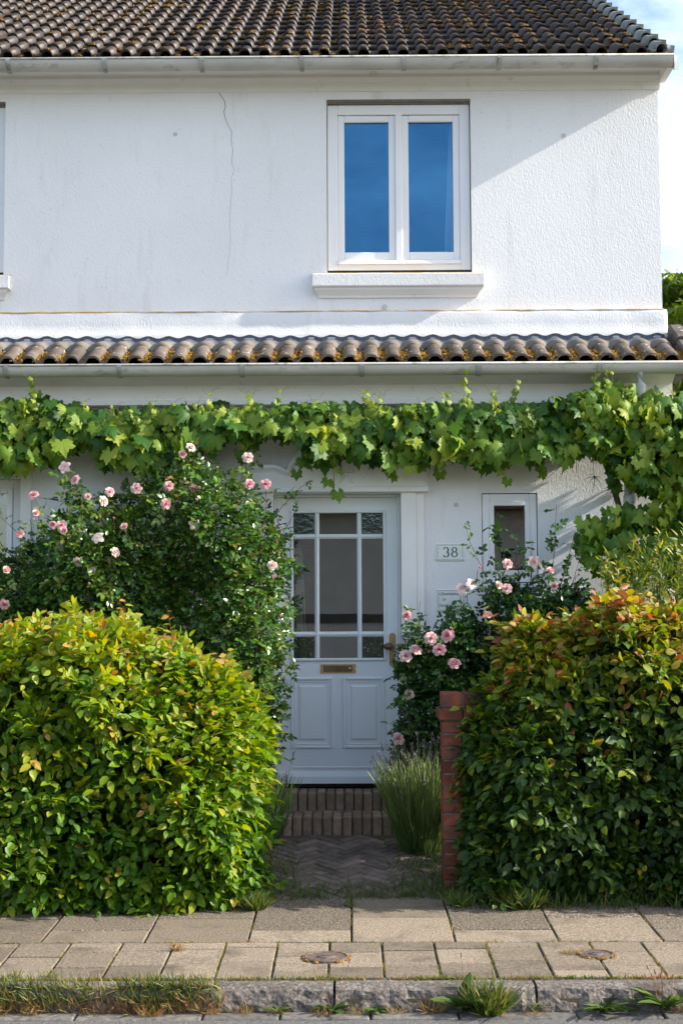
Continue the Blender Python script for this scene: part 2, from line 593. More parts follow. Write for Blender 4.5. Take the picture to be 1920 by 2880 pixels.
M['dark'] = surf('dark', [(0.3, (0.02, 0.019, 0.018)), (0.7, (0.045, 0.042, 0.04))], 10.0, 0.8, 0.1, 0.002, 60.0)
M['brick_step'] = surf('brick_step', [(0.3, (0.18, 0.125, 0.095)), (0.55, (0.27, 0.195, 0.145)), (0.8, (0.36, 0.27, 0.20))], 14.0, 0.85, 0.5, 0.004, 90.0, rnd=True, rnd_val=0.25, dirt=((0.06, 0.055, 0.04), 9.0, 0.58, 0.75))
M['brick_path'] = surf('brick_path', [(0.3, (0.095, 0.072, 0.060)), (0.55, (0.16, 0.122, 0.10)), (0.8, (0.215, 0.165, 0.135))], 14.0, 0.85, 0.5, 0.004, 90.0, rnd=True, rnd_val=0.3, dirt=((0.05, 0.055, 0.03), 9.0, 0.58, 0.75))
M['brick_red'] = surf('brick_red', [(0.3, (0.13, 0.035, 0.020)), (0.55, (0.20, 0.056, 0.032)), (0.8, (0.27, 0.10, 0.065))], 16.0, 0.85, 0.5, 0.004, 90.0, rnd=True, rnd_val=0.35, dirt=((0.055, 0.045, 0.038), 7.0, 0.45, 0.68))
M['slab'] = surf('slab', [(0.30, (0.095, 0.074, 0.052)), (0.5, (0.195, 0.156, 0.113)), (0.70, (0.32, 0.265, 0.20))], 95.0, 0.9, 0.8, 0.004, 130.0, rnd=True, rnd_val=0.3, dirt=((0.085, 0.068, 0.048), 4.0, 0.52, 0.74))
M['slab_washed'] = surf('slab_washed', [(0.33, (0.045, 0.036, 0.026)), (0.52, (0.145, 0.115, 0.083)), (0.68, (0.46, 0.40, 0.31))], 120.0, 0.85, 1.0, 0.008, 120.0, rnd=True, rnd_val=0.15)
M['kerb'] = surf('kerb', [(0.32, (0.060, 0.050, 0.042)), (0.5, (0.145, 0.125, 0.108)), (0.7, (0.29, 0.255, 0.225))], 60.0, 0.85, 0.9, 0.008, 80.0, rnd=True, dirt=((0.075, 0.062, 0.05), 6.0, 0.48, 0.68))
M['gutter_stone'] = surf('gutter_stone', [(0.3, (0.075, 0.068, 0.06)), (0.7, (0.19, 0.175, 0.155))], 30.0, 0.85, 0.6, 0.006, 60.0, rnd=True, rnd_val=0.2)
M['asphalt'] = surf('asphalt', [(0.32, (0.045, 0.044, 0.043)), (0.55, (0.13, 0.125, 0.12)), (0.72, (0.30, 0.285, 0.27))], 150.0, 0.85, 0.9, 0.006, 150.0)
M['soil'] = surf('soil', [(0.3, (0.030, 0.022, 0.015)), (0.7, (0.075, 0.055, 0.036))], 12.0, 0.95, 0.8, 0.02, 40.0)
M['bedding'] = surf('bedding', [(0.3, (0.05, 0.040, 0.026)), (0.7, (0.12, 0.095, 0.06))], 30.0, 0.95, 0.8, 0.01, 60.0, dirt=((0.07, 0.085, 0.02), 4.0, 0.5, 0.62))
M['ground'] = surf('ground', [(0.3, (0.04, 0.055, 0.02)), (0.7, (0.085, 0.09, 0.045))], 0.8, 0.95, 0.5, 0.02, 10.0)
M['bark'] = surf('bark', [(0.3, (0.045, 0.032, 0.024)), (0.7, (0.12, 0.09, 0.068))], 12.0, 0.9, 0.8, 0.01, 40.0, stretch=(3, 3, 0.6))
M['cane'] = surf('cane', [(0.3, (0.06, 0.055, 0.022)), (0.7, (0.14, 0.085, 0.04))], 8.0, 0.6, 0.2, 0.002, 60.0)
M['shoot'] = surf('shoot', [(0.3, (0.15, 0.075, 0.03)), (0.7, (0.24, 0.12, 0.055))], 8.0, 0.6, 0.1, 0.002, 60.0)
M['stem_green'] = surf('stem_green', [(0.3, (0.12, 0.17, 0.035)), (0.7, (0.22, 0.26, 0.07))], 8.0, 0.6, 0.1, 0.002, 60.0)
M['enamel'] = surf('enamel', [(0.3, (0.74, 0.77, 0.73)), (0.7, (0.82, 0.84, 0.80))], 20.0, 0.45, 0.03, 0.001, 60.0, spec=0.3)
M['enamel_green'] = surf('enamel_green', [(0.3, (0.40, 0.56, 0.55)), (0.7, (0.50, 0.66, 0.64))], 20.0, 0.2, 0.03, 0.001, 60.0, spec=0.6)
M['ink'] = surf('ink', [(0.3, (0.025, 0.045, 0.055)), (0.7, (0.05, 0.08, 0.085))], 30.0, 0.3, 0.0)
M['ink_leaf'] = surf('ink_leaf', [(0.3, (0.03, 0.085, 0.06)), (0.5, (0.06, 0.13, 0.10)), (0.7, (0.30, 0.22, 0.06))], 60.0, 0.3, 0.0)
M['stone_pink'] = surf('stone_pink', [(0.3, (0.22, 0.16, 0.14)), (0.7, (0.40, 0.31, 0.28))], 18.0, 0.85, 0.6, 0.01, 50.0)
M['red'] = surf('red', [(0.3, (0.42, 0.035, 0.02)), (0.7, (0.6, 0.07, 0.035))], 20.0, 0.6, 0.1, 0.002, 60.0)
M['iron'] = surf('iron', [(0.3, (0.07, 0.05, 0.042)), (0.7, (0.16, 0.12, 0.10))], 30.0, 0.75, 0.5, 0.004, 60.0)
M['opp_wall'] = surf('opp_wall', [(0.3, (0.42, 0.38, 0.34)), (0.7, (0.5, 0.46, 0.42))], 2.0, 0.9, 0.2)
M['opp_roof'] = surf('opp_roof', [(0.3, (0.10, 0.05, 0.035)), (0.7, (0.16, 0.085, 0.06))], 3.0, 0.8, 0.3, 0.02, 20.0)
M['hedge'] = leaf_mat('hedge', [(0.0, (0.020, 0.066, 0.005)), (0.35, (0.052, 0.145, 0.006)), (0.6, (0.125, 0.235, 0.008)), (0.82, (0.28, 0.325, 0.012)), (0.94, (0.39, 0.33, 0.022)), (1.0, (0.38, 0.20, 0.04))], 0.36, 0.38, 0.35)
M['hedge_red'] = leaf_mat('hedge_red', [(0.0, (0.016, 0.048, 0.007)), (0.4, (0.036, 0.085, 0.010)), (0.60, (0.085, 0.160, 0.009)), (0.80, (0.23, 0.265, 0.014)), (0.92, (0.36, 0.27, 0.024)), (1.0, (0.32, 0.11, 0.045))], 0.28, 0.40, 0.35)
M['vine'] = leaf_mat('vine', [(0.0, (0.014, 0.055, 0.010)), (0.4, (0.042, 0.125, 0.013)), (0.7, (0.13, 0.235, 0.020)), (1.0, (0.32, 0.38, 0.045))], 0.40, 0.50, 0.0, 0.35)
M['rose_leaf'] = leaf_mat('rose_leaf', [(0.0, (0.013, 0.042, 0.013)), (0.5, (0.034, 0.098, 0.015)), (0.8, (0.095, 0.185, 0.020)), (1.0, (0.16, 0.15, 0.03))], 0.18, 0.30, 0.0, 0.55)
M['weed'] = leaf_mat('weed', [(0.0, (0.02, 0.055, 0.012)), (0.5, (0.055, 0.11, 0.018)), (0.8, (0.12, 0.18, 0.03)), (1.0, (0.24, 0.26, 0.06))], 0.25, 0.45)
M['shrub'] = leaf_mat('shrub', [(0.0, (0.02, 0.062, 0.008)), (0.5, (0.055, 0.12, 0.012)), (0.8, (0.22, 0.28, 0.018)), (1.0, (0.38, 0.30, 0.03))], 0.38, 0.42)
M['grass'] = leaf_mat('grass', [(0.0, (0.030, 0.065, 0.010)), (0.35, (0.075, 0.12, 0.016)), (0.65, (0.21, 0.19, 0.045)), (1.0, (0.36, 0.17, 0.085))], 0.3, 0.6, spread=0.35)
M['lavender'] = leaf_mat('lavender', [(0.0, (0.03, 0.072, 0.020)), (0.5, (0.085, 0.155, 0.035)), (0.8, (0.18, 0.25, 0.07)), (1.0, (0.30, 0.32, 0.14))], 0.3, 0.6)
M['lav_flower'] = leaf_mat('lav_flower', [(0.0, (0.06, 0.045, 0.085)), (1.0, (0.20, 0.16, 0.19))], 0.2, 0.7)
M['tree'] = leaf_mat('tree', [(0.0, (0.035, 0.08, 0.008)), (0.5, (0.09, 0.16, 0.010)), (1.0, (0.20, 0.24, 0.018))], 0.42, 0.5)
M['petal'] = leaf_mat('petal', [(0.0, (0.70, 0.62, 0.53)), (0.35, (0.70, 0.51, 0.49)), (0.7, (0.66, 0.35, 0.38)), (1.0, (0.54, 0.18, 0.23))], 0.22, 0.6, spec=0.2, spread=0.25)
M['sepal'] = leaf_mat('sepal', [(0.0, (0.05, 0.10, 0.02)), (1.0, (0.20, 0.14, 0.05))], 0.1, 0.6)

# ------------------------------------------------------------------ the ground
PZ = lambda y: 0.03 * (y + 2.83)                       # pavement cross fall
GZ = lambda y: 0.03 + (y + 1.85) * (0.16 / 1.30) if y < -0.55 else 0.19


def struct(name, mb, mat, **k):
    return tag(mb.build(name, mat, **k), kind='structure')


struct('ground', MB().quad((-400, -400, -0.16), (400, -400, -0.16), (400, 400, -0.16), (-400, 400, -0.16)), M['ground'])
struct('road', MB().quad((-60, -9.5, -0.09), (60, -9.5, -0.09), (60, -3.73, -0.135), (-60, -3.73, -0.135)), M['asphalt'])
struct('far_pavement', MB().box(-60, 60, -14, -9.5, -0.3, 0.0), M['slab'])
mb = MB()
ys = [-3.49, -2.83, -1.85, -0.55, 0.0, 7.0]
zs = [PZ(-3.49) - 0.03, PZ(-2.83) - 0.012, 0.018, 0.17, 0.17, 0.17]
for k in range(len(ys) - 1):
    mb.quad((-14, ys[k], zs[k]), (14, ys[k], zs[k]), (14, ys[k + 1], zs[k + 1]), (-14, ys[k + 1], zs[k + 1]))
mb.quad((-14, -3.49, -0.3), (14, -3.49, -0.3), (14, -3.49, zs[0]), (-14, -3.49, zs[0]))
struct('garden_soil', mb, M['soil'], fix=False)

pave = struct('pavement', MB().quad((-14, -3.48, PZ(-3.48) - 0.012), (14, -3.48, PZ(-3.48) - 0.012), (14, -1.86, PZ(-1.86) - 0.012), (-14, -1.86, PZ(-1.86) - 0.012)), M['bedding'])


def slab(x0, x1, y0, y1, mat, key, cache={}):
    k = (round(x1 - x0, 3), round(y1 - y0, 3), key)
    if k not in cache:
        w, d = (x1 - x0) / 2, (y1 - y0) / 2
        cache[k] = MB().box(-w, w, -d, d, -0.05, 0.0).mesh('slab', bevel=0.004)
        cache[k].materials.append(mat)
    yc = (y0 + y1) / 2
    m = Matrix.Translation(((x0 + x1) / 2, yc, PZ(yc) + random.uniform(-0.0015, 0.0025))) @ Matrix.Rotation(math.atan(0.03) + random.uniform(-0.004, 0.004), 4, 'X') @ Matrix.Rotation(random.uniform(-0.006, 0.006), 4, 'Z') @ Matrix.Rotation(random.uniform(-0.004, 0.004), 4, 'Y')
    inst('slab', cache[k], m, pave)


g = 0.011
xs_big = [-1.565 + 0.5205 * k for k in range(-5, 12)]
for k in range(len(xs_big) - 1):
    x0, x1 = xs_big[k] + g / 2, xs_big[k + 1] - g / 2
    yb = -2.83
    cuts = [yb, yb + 0.50, yb + 1.0] if k % 2 == 0 else [yb, yb + 0.24, yb + 0.74, yb + 1.0]
    for a, b in zip(cuts[:-1], cuts[1:]):
        washed = (a > yb + 0.2) and (k % 4 in (1, 3, 2))
        slab(x0, x1, a + g / 2, b - g / 2, M['slab_washed'] if washed else M['slab'], washed)
xs_small = [-1.663 + 0.2585 * k for k in range(-10, 24)]
for k in range(len(xs_small) - 1):
    x0, x1 = xs_small[k] + g / 2, xs_small[k + 1] - g / 2
    off = [0.0, 0.13, 0.07, 0.17, 0.10][(k * 7) % 5]
    cuts = [-2.837]
    y = -2.837 - (0.255 - off if off > 0.05 else 0.255)
    while y > -3.40:
        cuts.append(y)
        y -= 0.2585
    cuts.append(-3.465)
    for a, b in zip(cuts[1:], cuts[:-1]):
        if b - a > 0.03:
            slab(x0, x1, a + g / 2, b - g / 2, M['slab'], 0)

# kerb
kerb = struct('kerb', MB().box(-14, 14, -3.612, -3.482, -0.3, -0.075), M['bedding'])
xk = -6.3
while xk < 6:
    ln = random.choice([0.98, 1.12, 0.9])
    nx, prof = 44, [(-3.480, -0.26), (-3.480, -0.026), (-3.515, -0.023), (-3.56, -0.024), (-3.590, -0.028), (-3.606, -0.040), (-3.612, -0.058), (-3.616, -0.078), (-3.618, -0.098), (-3.62, -0.122), (-3.62, -0.15), (-3.62, -0.26)]
    mbk = MB()
    vs_, fs = [], []
    for i in range(nx + 1):
        x = xk + 0.006 + (ln - 0.012) * i / nx
        for j, (py, pz) in enumerate(prof):
            a = 0.015 if 4 <= j <= 9 else (0.004 if j in (2, 3) else 0.0)
            d = mnoise.noise(Vector((x * 14, py * 14, pz * 16))) + 0.6 * mnoise.noise(Vector((x * 34, py * 34, pz * 34)))
            vs_.append((x, py + a * d, pz + (a * 0.5 * d if j < 6 else 0)))
    n = len(prof)
    for i in range(nx):
        for j in range(n - 1):
            fs.append((i * n + j, i * n + j + 1, (i + 1) * n + j + 1, (i + 1) * n + j))
    fs.append(tuple(range(n)))
    fs.append(tuple(range(nx * n, nx * n + n))[::-1])
    mbk.add(vs_, fs)
    mbk.build('kerbstone', M['kerb'], kerb, smooth=False)
    xk += ln
# flat gutter stones in front of the kerb
gs = struct('road_gutter', MB().box(-14, 14, -3.735, -3.615, -0.3, -0.140), M['bedding'])
xg = -5.0
while xg < 5:
    ln = random.uniform(0.30, 0.62)
    mbk = MB().box(xg + 0.005, xg + ln - 0.005, -3.728 + random.uniform(-.004, .004), -3.628, -0.2, -0.128 + random.uniform(-0.003, 0.002))
    mbk.build('gutter_stone', M['gutter_stone'], gs, bevel=0.006)
    xg += ln

# garden path in herringbone
path = struct('garden_path', MB().quad((-0.70, -1.86, 0.024), (0.62, -1.86, 0.024), (0.62, -0.54, 0.186), (-0.70, -0.54, 0.186)), M['bedding'])
bl, bw = 0.204, 0.0655
bme = MB().box(0.004, bl - 0.004, 0.004, bw - 0.004, -0.05, 0.0).mesh('brick', bevel=0.004)
bme.materials.append(M['brick_path'])
slope = math.atan(0.16 / 1.30)
R45 = Matrix.Rotation(math.radians(45), 2)
for a in range(-40, 40):
    for b in range(-8, 8):
        ox, oy = a * bw + b * bl, a * bw - b * bl
        for kind in (0, 1):
            cx, cy = (ox + bl / 2, oy + bw / 2) if kind == 0 else (ox + bl + bw / 2, oy + bw - bl / 2)
            p = R45 @ Vector((cx, cy))
            X, Y = p.x - 0.05, p.y - 1.2
            if -0.66 < X < 0.58 and -1.80 < Y < -0.60:
                ang = math.radians(45) + (0 if kind == 0 else math.radians(90))
                m = (Matrix.Translation((X, Y, GZ(Y) + random.uniform(0.0, 0.005))) @ Matrix.Rotation(slope, 4, 'X') @ Matrix.Rotation(ang + random.uniform(-.02, .02), 4, 'Z')
                     @ Matrix.Rotation(random.uniform(-.02, .02), 4, 'X') @ Matrix.Translation((-bl / 2, -bw / 2, 0)))
                inst('brick', bme, m, path)

# ------------------------------------------------------------------ the house
house = tag(empty('house', (0, 0, 0.17)), 'white rendered two-storey house with dark pantile roof and panelled front door', 'house')
YU = 0.25                        # upper wall plane; ground floor wall plane is y = 0


def wall_mb(x0, x1, z0, z1, y, openings, reveal):
    mb_ = MB()
    xs = sorted({x0, x1, *[o[0] for o in openings], *[o[1] for o in openings]})
    zz = sorted({z0, z1, *[o[2] for o in openings], *[o[3] for o in openings]})
    for i in range(len(xs) - 1):
        for j in range(len(zz) - 1):
            cx, cz = (xs[i] + xs[i + 1]) / 2, (zz[j] + zz[j + 1]) / 2
            if any(o[0] < cx < o[1] and o[2] < cz < o[3] for o in openings):
                continue
            mb_.quad((xs[i], y, zz[j]), (xs[i + 1], y, zz[j]), (xs[i + 1], y, zz[j + 1]), (xs[i], y, zz[j + 1]))
    for a, b, c, d in openings:
        yb = y + reveal
        mb_.quad((a, y, c), (a, y, d), (a, yb, d), (a, yb, c))
        mb_.quad((b, yb, c), (b, yb, d), (b, y, d), (b, y, c))
        mb_.quad((a, y, d), (b, y, d), (b, yb, d), (a, yb, d))
        mb_.quad((a, yb, c), (b, yb, c), (b, y, c), (a, y, c))
    return mb_


XR_U, XR_L, XL = 2.305, 2.235, -7.0
up_open = [(-0.16, 0.91, 4.16, 5.462), (-3.6, -2.553, 4.16, 5.462)]
w = wall_mb(XL, XR_U, 3.30, 5.70, YU, up_open, 0.28)
w.quad((XR_U, YU, 3.3), (XR_U, 7.5, 3.3), (XR_U, 7.5, 5.7), (XR_U, YU, 5.7))
w.add([(XR_U, YU, 5.7), (XR_U, 7.5, 5.7), (XR_U, 3.9, 7.85)], [(0, 1, 2)])
w.quad((XR_U, 7.5, 3.3), (XL, 7.5, 3.3), (XL, 7.5, 5.7), (XR_U, 7.5, 5.7))
w.quad((XL, 7.5, 0), (XL, YU, 0), (XL, YU, 5.7), (XL, 7.5, 5.7))
wall_u = w.build('upper_wall', M['plaster'], house, fix=False)
lo_open = [(-0.548, 0.358, 0.30, 2.505), (0.935, 1.333, 1.86, 2.502), (-3.5, -2.345, 1.15, 2.625)]
w = wall_mb(XL, XR_L, 0.0, 3.40, 0.0, lo_open, 0.30)
w.quad((XR_L, 0, 0), (XR_L, 7.4, 0), (XR_L, 7.4, 3.4), (XR_L, 0, 3.4))
w.quad((XR_L, 7.4, 0), (XL, 7.4, 0), (XL, 7.4, 3.4), (XR_L, 7.4, 3.4))
wall_l = w.build('lower_wall', M['plaster'], house, fix=False)

# dark rooms behind the openings (inside faces)
def room(x0, x1, z0, z1, y0, y1):
    mb_ = MB()
    mb_.box(x0, x1, y0, y1, z0, z1)
    mb_.f = [q[::-1] for i, q in enumerate(mb_.f) if i != 2]     # without the wall towards the window
    return mb_.build('room', M['room'], house, fix=False)


room(-1.4, 1.6, 0.40, 2.75, 0.31, 3.2)
room(-1.6, 2.2, 3.45, 5.55, YU + 0.29, 3.5)
room(-4.6, -2.0, 0.5, 2.75, 0.31, 3.2)
room(-4.6, -2.0, 3.45, 5.55, YU + 0.29, 3.5)

# flared plaster band at the foot of the upper wall, with its lichen ledge
mbb = MB()
nx = 160
prof = [(YU + 0.0, 3.876), (YU - 0.030, 3.868), (YU - 0.036, 3.85), (YU - 0.036, 3.78), (YU - 0.040, 3.71), (YU - 0.066, 3.665), (YU - 0.06, 3.655), (YU, 3.60)]
vs_, fs = [], []
x0b, x1b = XL, XR_U + 0.0
for i in range(nx + 1):
    x = x0b + (x1b - x0b) * i / nx
    fl = 0.0
    for j, (py, pz) in enumerate(prof):
        d = mnoise.noise(Vector((x * 3.1, pz * 4, 0.3))) * 0.006 + mnoise.noise(Vector((x * 9, pz * 9, 4.3))) * 0.004
        vs_.append((x, py + (d if 0 < j < 6 else 0), pz + (mnoise.noise(Vector((x * 2.2, 0, j))) * 0.006 if 0 < j < 6 else 0)))
n = len(prof)
for i in range(nx):
    for j in range(n - 1):
        fs.append((i * n + j, i * n + j + 1, (i + 1) * n + j + 1, (i + 1) * n + j))
# return round the corner, flaring to the right
b0 = len(vs_)
for j, (py, pz) in enumerate(prof):
    vs_.append((XR_U + (YU - py) * 0.75, py, pz))
for j, (py, pz) in enumerate(prof):
    vs_.append((XR_U + (YU - py) * 0.75, 7.5, pz))
for j in range(n - 1):
    fs.append((nx * n + j, nx * n + j + 1, b0 + j + 1, b0 + j))
    fs.append((b0 + j, b0 + j + 1, b0 + n + j + 1, b0 + n + j))
mbb.add(vs_, fs)
mbb.build('plinth_band', M['plaster_rough'], house, smooth=True, fix=False)
MB().profile_x([(YU - 0.002, 3.882), (YU - 0.034, 3.874), (YU - 0.034, 3.868), (YU - 0.002, 3.868)], XL, XR_U + 0.004).build('ledge', M['lichen'], house)

# crack and patched plugs
cr = [(-1.036, 5.560), (-0.99, 5.555), (-0.956, 5.527), (-0.919, 5.468), (-0.913, 5.427), (-0.924, 5.387), (-0.916, 5.346), (-0.897, 5.292), (-0.865, 5.237), (-0.87, 5.156), (-0.857, 5.102), (-0.865, 4.994), (-0.844, 4.94), (-0.87, 4.886), (-0.862, 4.80), (-0.88, 4.6), (-0.874, 4.4), (-0.90, 4.15)]
mbc = MB()
for i in range(len(cr) - 1):
    wd = 0.0042 * (1 - i / len(cr)) ** 1.5 + 0.0008
    (a, b), (c, d) = cr[i], cr[i + 1]
    mbc.add([(a - wd / 2, YU - 0.0015, b), (a + wd / 2, YU - 0.0015, b), (c + wd / 2, YU - 0.0015, d), (c - wd / 2, YU - 0.0015, d)], [(0, 3, 2, 1)])
mbc.build('crack', M['dark'], house, fix=False)
for (px, pz, pr, py) in ((-1.285, 5.22, 0.016, YU), (1.60, 5.19, 0.016, YU), (0.262, 3.905, 0.020, YU), (0.755, 2.42, 0.017, 0.0)):
    MB().lathe([(pr, 0.0), (pr, -0.004), (pr * 0.8, -0.005)], (px, py, pz), 'Y', 14).build('wall_plug', M['plug'], house)

# cornice under the upper gutter
MB().profile_x([(YU + 0.05, 5.535), (YU - 0.012, 5.535), (YU - 0.016, 5.56), (YU - 0.03, 5.59), (YU - 0.055, 5.615), (YU - 0.062, 5.622), (YU - 0.062, 5.648), (YU - 0.075, 5.654), (YU - 0.11, 5.672), (YU - 0.17, 5.685), (YU - 0.19, 5.69), (YU + 0.05, 5.72)], XL, XR_U + 0.012).build('cornice', M['trim'], house)


def half_gutter(name, x0, x1, yc, zc, r, mat, parent):
    pts, th = [], 0.006
    for k in range(13):
        a = math.pi + math.pi * k / 12
        pts.append((yc + r * math.cos(a), zc + r * math.sin(a)))
    pts = [(p[0], p[1]) for p in pts]
    inner = [(yc + (p[0] - yc) * (1 - th / r), zc + (p[1] - zc) * (1 - th / r)) for p in pts][::-1]
    mb_ = MB().profile_x(pts + inner, x0, x1)
    for s in (x0, x1 - 0.006):                       # stop ends
        mb_.add([(s, p[0], p[1]) for p in pts] + [(s + 0.006, p[0], p[1]) for p in pts],
                [tuple(range(13)), tuple(range(13, 26))[::-1]] + [(i, i + 1, i + 14, i + 13) for i in range(12)])
    o = mb_.build(name, mat, parent, smooth=False)
    MB().tube([(x0, yc - r - 0.001, zc + 0.003), (x1, yc - r - 0.001, zc + 0.003)], 0.0085, 8).build('rim_bead', M['gutter_grey'], o, smooth=True)
    return o


def bracket(x, yc, zc, r, parent):
    pts = []
    for k in range(11):
        a = math.pi * 0.98 + math.pi * 0.62 * k / 10
        pts.append((yc + (r + 0.004) * math.cos(a), zc + (r + 0.004) * math.sin(a)))
    out = [(yc + (p[0] - yc) * 1.07, zc + (p[1] - zc) * 1.07) for p in pts][::-1]
    MB().profile_x(pts + out, x - 0.016, x + 0.016).build('bracket', M['gutter_grey'], parent)


gut_u = half_gutter('gutter', XL, 2.352, -0.030, 5.662, 0.068, M['gutter'], house)
for x in (-2.457, -1.76, -1.058, -0.333, 0.406, 1.094, 1.793):
    bracket(x, -0.030, 5.662, 0.068, gut_u)
gut_l = half_gutter('gutter', XL, 2.56, -0.347, 3.362, 0.068, M['gutter'], house)
for x in (-2.368, -1.583, -0.739, 0.086, 0.892, 1.722):
    bracket(x, -0.347, 3.362, 0.068, gut_l)


MB().box(XL, XR_U + 0.084, 0.060, 0.085, 5.630, 5.712).build('fascia_filler', M['trim'], house)  # filler added behind the gutter to keep stray sun off the wall


# ---- tiles
def tile_mesh(name, wd, ln, hr, lift, mat, rolls=2, flap=0.0, hwf=0.29):
    """double roman tile: rolls between flat troughs, front lip; local x across, y up the slope, z out"""
    pitch = wd / rolls
    top = []
    for k in range(rolls):
        c0 = k * pitch
        hw = pitch * hwf
        top.append((c0, 0.004))
        for q in range(7):
            a = math.pi * q / 6
            top.append((c0 + pitch * 0.55 - hw * math.cos(a), 0.004 + hr * math.sin(a) ** 0.85))
    top.append((rolls * pitch + 0.012, 0.004))
    th = 0.016
    n = len(top)
    vs_ = []
    for yy, zl in ((0.0, lift), (ln, 0.0)):
        vs_ += [(x, yy, z + zl) for x, z in top]
        vs_ += [(x, yy, z + zl - th) for x, z in top]
    fs = []
    for i in range(n - 1):
        fs.append((i, i + 1, 2 * n + i + 1, 2 * n + i))               # top
        fs.append((n + i, i + n + 1, i + 1, i)[::1])                   # front lip
        fs.append((n + i, 3 * n + i, 3 * n + i + 1, n + i + 1))        # underside
    fs.append((n - 1, 2 * n - 1, 4 * n - 1, 3 * n - 1))
    fs.append((0, 2 * n, 3 * n, n))
    if flap:
        x = wd + 0.012
        b = len(vs_)
        vs_ += [(x, 0, 0.03 + lift), (x + 0.014, 0, 0.03 + lift), (x + 0.014, 0, lift - flap), (x, 0, lift - flap),
                (x, ln, 0.03), (x + 0.014, ln, 0.03), (x + 0.014, ln, -flap), (x, ln, -flap)]
        fs += [(b, b + 3, b + 2, b + 1), (b + 4, b + 5, b + 6, b + 7), (b, b + 1, b + 5, b + 4), (b + 1, b + 2, b + 6, b + 5), (b + 2, b + 3, b + 7, b + 6), (b + 3, b, b + 4, b + 7)]
    mb_ = MB()
    mb_.v, mb_.f = vs_, fs
    me = mb_.mesh(name)
    me.materials.append(mat)
    for p in me.polygons:
        if abs(p.normal.y) < 0.7:
            p.use_smooth = True
    return me


def slope_matrix(x, y0, z0, pitch, s, jitter=0.006):
    return (Matrix.Translation((x, y0 + s * math.cos(pitch), z0 + s * math.sin(pitch))) @ Matrix.Rotation(pitch, 4, 'X')
            @ Matrix.Rotation(random.uniform(-jitter, jitter), 4, 'Z') @ Matrix.Rotation(random.uniform(-jitter, jitter), 4, 'Y'))


P30 = R_(30.2)
EY, EZ = -0.045, 5.678
roof = MB()
rs = 4.62
for sgn in (1,):
    a, b = (EY + 0.10, EZ + 0.03), (EY + rs * math.cos(P30), EZ + rs * math.sin(P30) - 0.03)
    c = (2 * b[0] - a[0], a[1])
    roof.profile_x([(a[0], a[1] - 0.06), (a[0], a[1]), b, c, (c[0], c[1] - 0.06), (b[0], b[1] - 0.10)], XL, XR_U + 0.05)
roof = roof.build('roof', M['dark'], house)
wt = 0.2875
crs = 0.2985
t_me = tile_mesh('tile', wt, 0.37, 0.046, 0.024, M['tile'])
v_me = tile_mesh('tile', wt / 2, 0.35, 0.055, 0.040, M['tile_verge_sunlit'], rolls=1, flap=0.085)
x_right = 2.335
stuff_v, stuff_f = MB(), None
tv = [v.co.copy() for v in t_me.vertices]
tf = [tuple(p.vertices) for p in t_me.polygons]
for r in range(16):
    s = r * crs
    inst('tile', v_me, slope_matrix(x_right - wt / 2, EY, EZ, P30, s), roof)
    for c in range(32):
        x = x_right - wt / 2 - (c + 1) * wt
        m = slope_matrix(x, EY, EZ, P30, s + random.uniform(-0.008, 0.008), 0.012)
        if r < 13 and x > -2.75 - 0.06 * r and c < 22:
            inst('tile', t_me, m, roof)
        elif x > XL:
            stuff_v.add([m @ v for v in tv], tf)
o = stuff_v.build('far_tiles', M['tile'], roof)
tag(o, kind='stuff')
# moss cushions caught in the troughs and on the laps of the upper tiles
def lump(mb_, c, rx, ry, rz, rot=None, seed=0, nu=6, nv=3):
    base = len(mb_.v)
    for j in range(nv + 1):
        ph = (math.pi / 2) * j / nv
        for i in range(nu):
            th = 2 * math.pi * i / nu
            p = Vector((math.cos(th) * math.cos(ph), math.sin(th) * math.cos(ph), math.sin(ph)))
            k = 1 + 0.45 * mnoise.noise(p * 2.1 + Vector((seed * 3.7, seed * 1.3, 0)))
            q = Vector((p.x * rx * k, p.y * ry * k, p.z * rz * k))
            if rot is not None:
                q = rot @ q
            mb_.v.append(tuple(Vector(c) + q))
    for j in range(nv):
        for i in range(nu):
            mb_.f.append((base + j * nu + i, base + j * nu + (i + 1) % nu, base + (j + 1) * nu + (i + 1) % nu, base + (j + 1) * nu + i))


mm = MB()
rotm = Matrix.Rotation(P30, 3, 'X')
for k in range(2600):
    r = int(rng.integers(0, 13))
    xx = rng.uniform(-3.0, 2.12)
    if mnoise.noise(Vector((xx * 1.3, r * 0.5, 2.0))) < rng.uniform(-0.15, 0.40):
        continue
    ph = rng.random()
    kx = x_right - wt / 2 - round((x_right - wt / 2 - xx) / (wt / 2)) * (wt / 2) + (0.02 if ph < 0.65 else 0.075) + rng.uniform(-0.02, 0.02)
    hz = 0.012 if ph < 0.65 else 0.052
    s = r * crs + rng.uniform(-0.02, 0.09)
    c = Vector((kx, EY, EZ)) + rotm @ Vector((0, s, hz + 0.012))
    lump(mm, c, rng.uniform(0.010, 0.030), rng.uniform(0.012, 0.035), rng.uniform(0.008, 0.020), rotm, k)
tag(mm.build('roof_moss', M['moss_dark'], roof, fix=False), kind='stuff')
